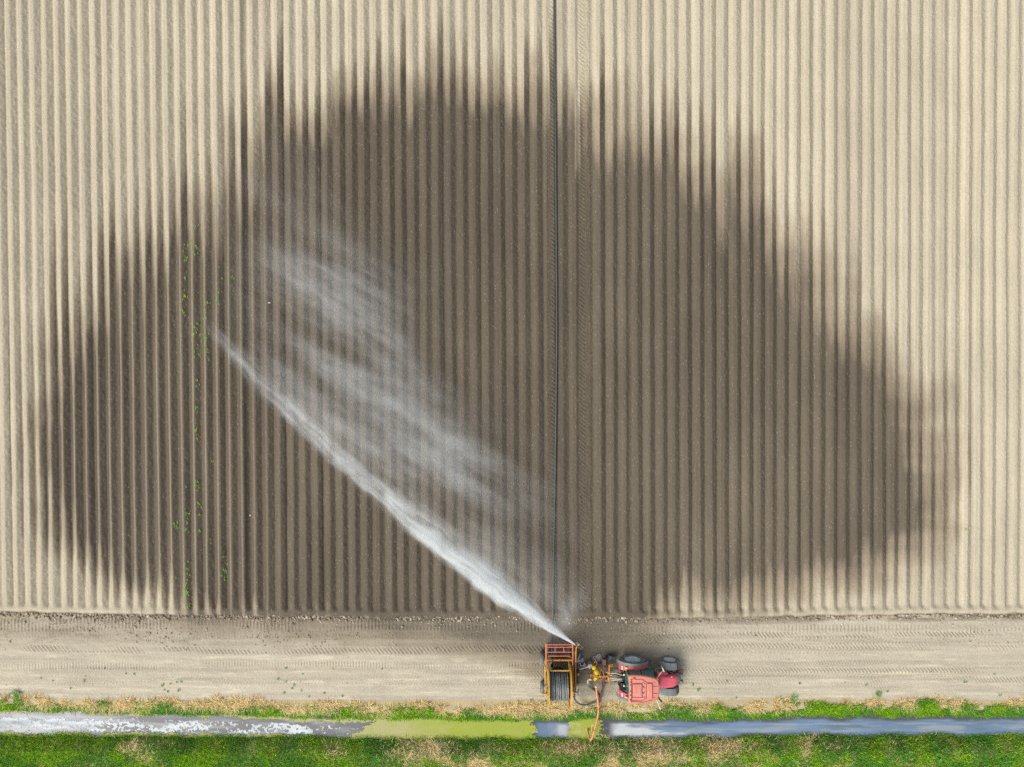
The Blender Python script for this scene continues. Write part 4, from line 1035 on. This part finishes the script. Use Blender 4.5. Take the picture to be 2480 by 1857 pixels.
# ------------------------------------------------------------------ seedlings and weeds
def rosette(name, n, L, W, mat, seed, tilt=.45):
    r = random.Random(seed); g = MB()
    for i in range(n):
        a = i * 2 * pi / n + r.uniform(-.5, .5); l_ = L * r.uniform(.6, 1.1); w_ = W * r.uniform(.8, 1.2)
        d_ = Vector((cos(a), sin(a), 0)); s_ = Vector((-sin(a), cos(a), 0)); up = Vector((0, 0, l_ * tilt))
        g.add([Vector((0, 0, .0)), d_ * l_ * .5 + s_ * w_ / 2 + up, d_ * l_ + up * r.uniform(.4, 1.1), d_ * l_ * .5 - s_ * w_ / 2 + up, d_ * l_ * .5 + up * .8], [(0, 4, 1), (1, 4, 2), (2, 4, 3), (3, 4, 0)])
    g.tube([(0, 0, -.03), (0, 0, .06)], .008, 5)
    return g.build(name, mat)
vars_ = [rosette('seedling', n, .13, .07, M['leaf'], n + k) for k, n in enumerate((3, 4, 5, 3))]
used = [False] * 4
RR = random.Random(5)
SEED_XY = [(424, 350, 2), (424, 380, 2), (424, 490, 3), (422, 535, 5), (420, 548, 4), (400, 545, 4), (400, 560, 3), (408, 520, 2), (400, 595, 3), (398, 640, 6), (396, 665, 5), (415, 655, 2), (446, 650, 4), (444, 668, 2), (478, 600, 3), (474, 630, 3), (498, 597, 3), (472, 660, 3),
           (480, 645, 1), (422, 700, 4), (420, 720, 6), (430, 735, 4), (444, 700, 4), (447, 720, 5), (446, 740, 3), (424, 760, 4), (448, 765, 5), (432, 775, 2), (428, 830, 3), (425, 880, 3), (424, 925, 3), (428, 945, 2), (457, 980, 1), (424, 1040, 5), (428, 1060, 3), (400, 1060, 2), (430, 1090, 6), (432, 1105, 3),
           (404, 1110, 4), (378, 1128, 4), (384, 1138, 3), (404, 1125, 3), (404, 1150, 3), (430, 1150, 2), (456, 1165, 2), (484, 1200, 3), (486, 1225, 5), (486, 1240, 6), (404, 1215, 3), (378, 1240, 2), (404, 1240, 4), (402, 1262, 8), (404, 1280, 8), (405, 1300, 6), (336, 1310, 2), (330, 1175, 1), (480, 1190, 1)]
sx = []
for (a, b, n) in SEED_XY:
    for _ in range(n): sx.append((a + RR.gauss(0, 3.0), b + RR.gauss(0, 7), 'bright green seedling among the rows of seedlings in the wet left furrows', 'seedlings in the wet left furrows'))
for (a, b, l_) in ((681, 222, 'lone green seedling in the dry furrow at the top edge of the wet patch'), (683, 236, 'green seedling just below the lone one at the top edge of the wet patch'),
                   (681, 505, 'lone green seedling in the wet furrow above the drifting spray'), (1892, 322, 'single green seedling in the dry rows at the upper right'), (2085, 1142, 'single green seedling in the dry rows at the far right'),
                   (553, 1185, 'lone green seedling in the wet rows below the water jet'), (1160, 1212, 'lone green seedling beside the pipe wheel rut in the wet rows'), (1520, 1272, 'lone green seedling near the lower edge of the wet patch'), (1305, 1445, 'tiny green seedling on the wet mud in front of the pump')):
    sx.append((a, b, l_, None))
def field_z(x, y): return .12
for i, (a, b, l_, gp) in enumerate(sx):
    k = RR.randrange(4); src = vars_[k]
    if used[k]: o = src.copy(); COL.objects.link(o)
    else: o = src; used[k] = True
    q = D(a, b, .13); o.location = (q[0], q[1], .15 if b < 1400 else .05); o.rotation_euler = (0, 0, RR.uniform(0, 6.28)); sc = RR.uniform(.5, .95); o.scale = (sc, sc, sc)
    tag(o, l_, 'seedling', gp)
for k in range(4):
    if not used[k]: bpy.data.objects.remove(vars_[k])
# snap seedlings onto the soil
dg = bpy.context.evaluated_depsgraph_get(); dg.update()
def drop(o, off=.0):
    x, y = o.location.x, o.location.y
    for tgt in (field, track, bank):
        ok, loc, nrm, idx = tgt.ray_cast(Vector((x, y, 3)), Vector((0, 0, -1)))
        if ok: o.location.z = loc.z + off; return
seeds = [o for o in COL.objects if o.name.startswith('seedling')]
for o in seeds: drop(o)
wv = [rosette('weed', n, .14, .05, M['weed'], 50 + n) for n in (5, 7)]; wu = [False, False]
TW = [(101, 1641), (126, 1645), (208, 1646), (169, 1664), (305, 1631), (326, 1633), (393, 1656), (398, 1668), (416, 1653), (438, 1648), (433, 1652), (410, 1673), (435, 1672), (674, 1641), (690, 1650), (707, 1666), (711, 1655), (683, 1674), (730, 1672), (785, 1677), (748, 1686), (827, 1685), (732, 1629),
      (695, 1616), (802, 1620), (925, 1620), (1758, 1649), (1788, 1690), (1682, 1657), (1692, 1669), (1690, 1669), (1941, 1652), (2099, 1653), (2408, 1633), (2338, 1652), (2148, 1671), (2424, 1684), (1285, 1690), (1320, 1694)]
for i, (a, b) in enumerate(TW):
    k = i % 2; o = wv[k] if not wu[k] else wv[k].copy()
    if wu[k]: COL.objects.link(o)
    wu[k] = True; q = P(a + RR.gauss(0, 2), b + RR.gauss(0, 2)); o.location = (q[0], q[1], .01); o.rotation_euler = (0, 0, RR.uniform(0, 6)); sc = RR.uniform(.6, 1.1); o.scale = (sc,) * 3
    tag(o, 'small green weed sprouting on the dry track above the ditch', 'weed', 'weeds on the dry track')
    drop(o)
lv = rosette('leafy_weed', 11, .34, .10, M['weed'], 77, .3)
LW = [((62, 1848), 'leafy weed at the bottom left corner of the bank'), ((258, 1838), 'leafy weed on the lower bank right of the left straw patch'), ((910, 1840), 'leafy weed on the lower bank below the duckweed'),
      ((1925, 1845), 'leafy star shaped weed on the lower bank right of the tractor'), ((2005, 1838), 'second leafy star shaped weed on the lower right bank'), ((2200, 1828), 'broad leafy weed on the lower bank under the blue water'), ((2275, 1842), 'leafy weed in the bright grass at the lower right'), ((36, 1682), 'dark green tuft on the left track edge'),
      ((2130, 1682), 'dark green tuft standing on the right track edge'), ((1925, 1692), 'dark green tuft among the straw right of the tractor')]
for i, ((a, b), l_) in enumerate(LW):
    o = lv if i == 0 else lv.copy()
    if i: COL.objects.link(o)
    q = P(a, b, .2); o.location = (q[0], q[1], .12); o.rotation_euler = (0, 0, RR.uniform(0, 6)); sc = RR.uniform(.8, 1.2); o.scale = (sc,) * 3
    tag(o, l_, 'weed'); drop(o, .08)
# white scraps
for (a, b, dims, rz, l_) in ((651, 733, (.21, .05, .03), -.1, 'thin white scrap lying across a furrow under the spray'), (603, 1249, (.10, .07, .03), .5, 'small white scrap on a wet ridge left of the jet')):
    o = MB().box((0, 0, 0), dims, taper=(.7, .7)).build('scrap', M['scrap'], None, .01); q = P(a, b, .15); o.location = (q[0], q[1], .2); o.rotation_euler = (0, .1, rz)
    tag(o, l_, 'scrap'); drop(o, .015)

# ------------------------------------------------------------------ clods (loose earth, nobody could count them)
M['clod'] = soil('clod soil', (0.43, 0.38, 0.305), (0.12, 0.10, 0.08), .1)
def clods(name, Xc, Yc, Rr, wetv, seed, label, zoff=0.0):
    r = np.random.default_rng(seed); n = len(Xc)
    ph_ = (1 + 5 ** .5) / 2
    ico = np.array([(-1, ph_, 0), (1, ph_, 0), (-1, -ph_, 0), (1, -ph_, 0), (0, -1, ph_), (0, 1, ph_), (0, -1, -ph_), (0, 1, -ph_), (ph_, 0, -1), (ph_, 0, 1), (-ph_, 0, -1), (-ph_, 0, 1)], float)
    ico /= np.linalg.norm(ico[0])
    fc = np.array([(0, 11, 5), (0, 5, 1), (0, 1, 7), (0, 7, 10), (0, 10, 11), (1, 5, 9), (5, 11, 4), (11, 10, 2), (10, 7, 6), (7, 1, 8), (3, 9, 4), (3, 4, 2), (3, 2, 6), (3, 6, 8), (3, 8, 9), (4, 9, 5), (2, 4, 11), (6, 2, 10), (8, 6, 7), (9, 8, 1)])
    v = ico[None] * (Rr[:, None, None] * r.uniform(.6, 1.25, (n, 12, 1))) * r.uniform(.65, 1.3, (n, 1, 3))
    a = r.uniform(0, 6.28, n); ca, sa = np.cos(a)[:, None], np.sin(a)[:, None]
    x = v[..., 0] * ca - v[..., 1] * sa; y = v[..., 0] * sa + v[..., 1] * ca
    v = np.stack([x + Xc[:, None], y + Yc[:, None], v[..., 2] * .75 + (zoff + Rr * .25)[:, None]], -1)
    f = (np.arange(n)[:, None, None] * 12 + fc[None]).reshape(-1, 3)
    tn = np.repeat(r.normal(0, .14, n), 12)
    o = mesh_np(name, v.reshape(-1, 3), f, M['clod'], {'wet': np.repeat(wetv, 12), 'tone': tn}, False)
    return tag(o, label, kind='stuff')
r = np.random.default_rng(77); n = 9000
Xc = r.random(n) * 84 - 42; dpx = r.gamma(2.2, 3.6, n)
Yc = field_edge(Xc) - .10 - dpx * H / F
dens = .25 + 1.3 * fbm(Xc * .35, Xc * 0, 91, 3); k = r.random(n) < dens * 1.05
Xc, Yc, dpx = Xc[k], Yc[k], dpx[k]
Rr = np.clip(r.gamma(2.0, .016, len(Xc)), .014, .12)
wv_ = np.clip(r.normal(.42, .3, len(Xc)), 0, .95)
clods('clods', Xc, Yc, Rr, wv_, 78, 'loose earth clods in the rough strip along the field edge', ground_z(Xc, Yc) - .03)
n = 16000; Xc = r.random(n) * 84 - 42; Yc = -14.2 - r.random(n) * 4.3
pxx, pyy = Xc * F / H + 1240, 928.5 - Yc * F / H
den = .95 * sstep(1585, 1530, pyy) * sstep(.40, .62, fbm(Xc * .35, Yc * 1.1, 92, 4)) * (1 - .8 * sstep(1480, 1700, pxx)) + .015
k = r.random(n) < den; Xc, Yc = Xc[k], Yc[k]
clods('small_clods', Xc, Yc, np.clip(r.gamma(2.2, .010, len(Xc)), .012, .075), np.clip(r.normal(.25, .28, len(Xc)), 0, .9), 79, 'small crumbs of earth scattered over the track', np.zeros(len(Xc)) + .012)

# ------------------------------------------------------------------ water jet and drifting spray: real volumes of fine droplets
VOL_COL = (0.93, 0.98, 1.0, 1)
def vol_material(name, step):
    m, t = newmat(name)
    m.cycles.volume_step_rate = step
    return m, t
def gauss(t, d, w):           # exp(-(d/w)^2)
    q = t.m('DIVIDE', d, w); return t.m('EXPONENT', t.m('MULTIPLY', t.m('MULTIPLY', q, q), -1.0))
def jet_z(u): return 14.0 * u - 15.9 * u * u
def loc_uv(dx, dy, z=2.0):
    q = Vector(D(dx, dy, z)) - NZ; return (q.x * jd.x + q.y * jd.y, -(q.x * -jd.y + q.y * jd.x))      # along, downwind

RU = [(0, .035), (.03, .14), (.08, .34), (.15, .68), (.22, .86), (.32, .82), (.45, .76), (.58, .74), (.72, .80), (.86, .66), (1.0, .4)]
TU = [(0, 10.0), (.03, 6.5), (.08, 4.2), (.15, 3.3), (.24, 2.4), (.34, 1.5), (.45, 1.0), (.57, .62), (.70, .42), (.84, .26), (.95, .12), (1.0, 0)]
m, t = vol_material('water jet droplets', .08)
co = t.xyz(t.obj()); x, y, z_ = co[0], co[1], co[2]
u = t.m('DIVIDE', x, JL)
zc = t.m('SUBTRACT', t.m('MULTIPLY', u, 14.0), t.m('MULTIPLY', t.m('MULTIPLY', u, u), 15.9))
rr_ = t.m('MULTIPLY', t.ramp(u, [(a, b) for a, b in RU]), 1.0)
tau = t.m('MULTIPLY', t.ramp(u, [(a, b / 10) for a, b in TU]), 10.0)
wob = t.m('MULTIPLY', t.m('SUBTRACT', t.noise(t.comb(t.m('MULTIPLY', x, .35), 0.0, 3.0), 1.0, 3), .5), t.m('MULTIPLY', rr_, .9))
yy = t.m('DIVIDE', t.m('ADD', y, wob), rr_); zz = t.m('DIVIDE', t.m('SUBTRACT', z_, zc), rr_)
d2 = t.m('ADD', t.m('MULTIPLY', yy, yy), t.m('MULTIPLY', zz, zz))
core = t.m('EXPONENT', t.m('MULTIPLY', d2, -2.3))
sharp = t.mapr(yy, .95, .55, 0, 1)                                   # crisp upwind edge
nv = t.comb(t.m('MULTIPLY', x, .32), t.m('MULTIPLY', yy, 2.1), t.m('MULTIPLY', zz, 1.1))
st = t.noise(nv, 1.0, 4, .6, .4)
st = t.mapr(st, .38, .64, .06, 2.3)
st2 = t.mapr(t.noise(t.comb(t.m('MULTIPLY', x, .55), t.m('MULTIPLY', y, .9), 7.0), 1.0, 3), .3, .7, .55, 1.45)
near = t.mapr(u, .01, .10, 1, 0); stt = t.m('ADD', t.m('MULTIPLY', near, 1.0), t.m('MULTIPLY', t.m('SUBTRACT', 1.0, near), t.m('MULTIPLY', st, st2)))
dens = t.m('MULTIPLY', t.m('MULTIPLY', core, sharp), t.m('MULTIPLY', stt, t.m('DIVIDE', tau, t.m('MULTIPLY', rr_, 1.55))))
pv = t.n('VolumePrincipled'); pv.inputs['Color'].default_value = VOL_COL; pv.inputs['Anisotropy'].default_value = -0.25
t.put(pv.inputs['Density'], dens); t.t.links.new(pv.outputs[0], t.out.inputs['Volume'])
N = 40; rings = []
for i in range(N + 1):
    u_ = (i / N) ** 1.25; r_ = float(np.interp(u_, [a for a, b in RU], [b for a, b in RU])) * 1.45; x_ = u_ * JL
    rings.append([Vector((x_, r_ * cos(a), jet_z(u_) + r_ * sin(a))) for a in [k * 2 * pi / 14 for k in range(14)]])
g = MB().loft(rings)
me = bpy.data.meshes.new('water_jet'); me.from_pydata([tuple(p) for p in g.v], [], g.f); me.materials.append(m); me.update()
jet = bpy.data.objects.new('water_jet', me); COL.objects.link(jet); jet.location = NZ; jet.rotation_euler = (0, 0, TH)
tag(jet, 'long white water jet arcing from the sprinkler gun over the wet rows', 'water jet')

m, t = vol_material('drifting spray', .2)
co = t.xyz(t.obj()); a_ = co[0]; v_ = t.m('MULTIPLY', co[1], -1.0); z_ = co[2]
big = t.noise(t.comb(t.m('MULTIPLY', a_, .10), t.m('MULTIPLY', t.m('ADD', v_, t.m('MULTIPLY', a_, .13)), .50), t.m('MULTIPLY', z_, .12)), 1.0, 6, .62, .35)
warp = t.m('MULTIPLY', t.m('SUBTRACT', t.noise(t.comb(t.m('MULTIPLY', a_, .22), t.m('MULTIPLY', v_, .2), 4.0), 1.0, 2), .5), 3.4)
vw = t.m('ADD', v_, warp)
def band(p0, p1, w0, w1, s0, s1):
    """veil between two places of the photograph (display px)"""
    (a0, v0), (a1, v1) = loc_uv(*p0), loc_uv(*p1)
    f_ = t.m('DIVIDE', t.m('SUBTRACT', a_, a0), a1 - a0)
    c_ = t.m('ADD', t.m('MULTIPLY', f_, v1 - v0), v0)
    fc_ = t.m('MAXIMUM', t.m('MINIMUM', f_, 1.0), 0.0)
    w_ = t.m('ADD', t.m('MULTIPLY', fc_, w1 - w0), w0); s_ = t.m('ADD', t.m('MULTIPLY', fc_, s1 - s0), s0)
    ends = t.m('MULTIPLY', t.mapr(f_, -.25, .15, 0, 1), t.mapr(f_, 1.12, .8, 0, 1))
    return t.m('MULTIPLY', t.m('MULTIPLY', gauss(t, t.m('SUBTRACT', vw, c_), w_), ends), s_)
tot = t.m('ADD', band((1050, 1180), (560, 590), 1.2, 2.3, .26, .40), band((1130, 1285), (660, 900), 1.2, 1.7, .26, .22))
for args in (((1010, 1000), (580, 560), 1.5, 2.0, .20, .34), ((930, 860), (700, 560), 1.6, 1.6, .14, .26), ((1150, 1090), (900, 960), 1.0, 1.6, .26, .20), ((1190, 1290), (900, 1040), 1.5, 2.6, .26, .18),
             ((900, 1090), (540, 770), 1.6, 1.2, .34, .26), ((1225, 1330), (1195, 1330), 1.2, 1.5, .95, .8), ((860, 640), (500, 350), 1.6, 2.2, .14, .07), ((1150, 1160), (660, 650), 2.6, 3.6, .13, .17)):
    tot = t.m('ADD', tot, band(*args))
nm = t.mapr(big, .33, .67, .06, 1.8)
fine_ = t.mapr(t.noise(t.comb(t.m('MULTIPLY', a_, .5), t.m('MULTIPLY', t.m('ADD', v_, t.m('MULTIPLY', a_, .13)), 1.6), t.m('MULTIPLY', z_, .3)), 1.0, 5, .65), .30, .70, .5, 1.5)
edge_ = t.mapr(v_, -.75, .55, 0, 1)
hz_ = t.mapr(z_, 2.6, .2, .25, 1)
dens = t.m('MULTIPLY', t.m('MULTIPLY', t.m('MULTIPLY', tot, nm), t.m('MULTIPLY', fine_, edge_)), t.m('MULTIPLY', hz_, .108))
pv = t.n('VolumePrincipled'); pv.inputs['Color'].default_value = VOL_COL; pv.inputs['Anisotropy'].default_value = -0.25
t.put(pv.inputs['Density'], dens); t.t.links.new(pv.outputs[0], t.out.inputs['Volume'])
OUT = [(1290, 1370), (1305, 1290), (1270, 1200), (1240, 1090), (1200, 980), (1110, 850), (1040, 700), (950, 540), (800, 400), (600, 240), (430, 250), (490, 520), (440, 690), (480, 800), (560, 880), (660, 965), (800, 1090), (980, 1230), (1110, 1310), (1215, 1385)]
pts = [Vector((*[(lambda a, v: (a, -v))(*loc_uv(*q))][0], 0)) for q in OUT]
k = len(pts); z0, z1 = -1.75, 2.6
pts = pts[::-1] if sum(pts[i].x * pts[(i + 1) % k].y - pts[(i + 1) % k].x * pts[i].y for i in range(k)) < 0 else pts
vs = [(p.x, p.y, z0) for p in pts] + [(p.x, p.y, z1) for p in pts]
me = bpy.data.meshes.new('spray'); me.from_pydata(vs, [], [tuple(range(k))[::-1], tuple(range(k, 2 * k))] + [(i, (i + 1) % k, (i + 1) % k + k, i + k) for i in range(k)]); me.materials.append(m); me.update()
spray = bpy.data.objects.new('spray', me); COL.objects.link(spray); spray.location = NZ; spray.rotation_euler = (0, 0, TH)
tag(spray, 'thin grey spray drifting away beside the water jet', kind='stuff')
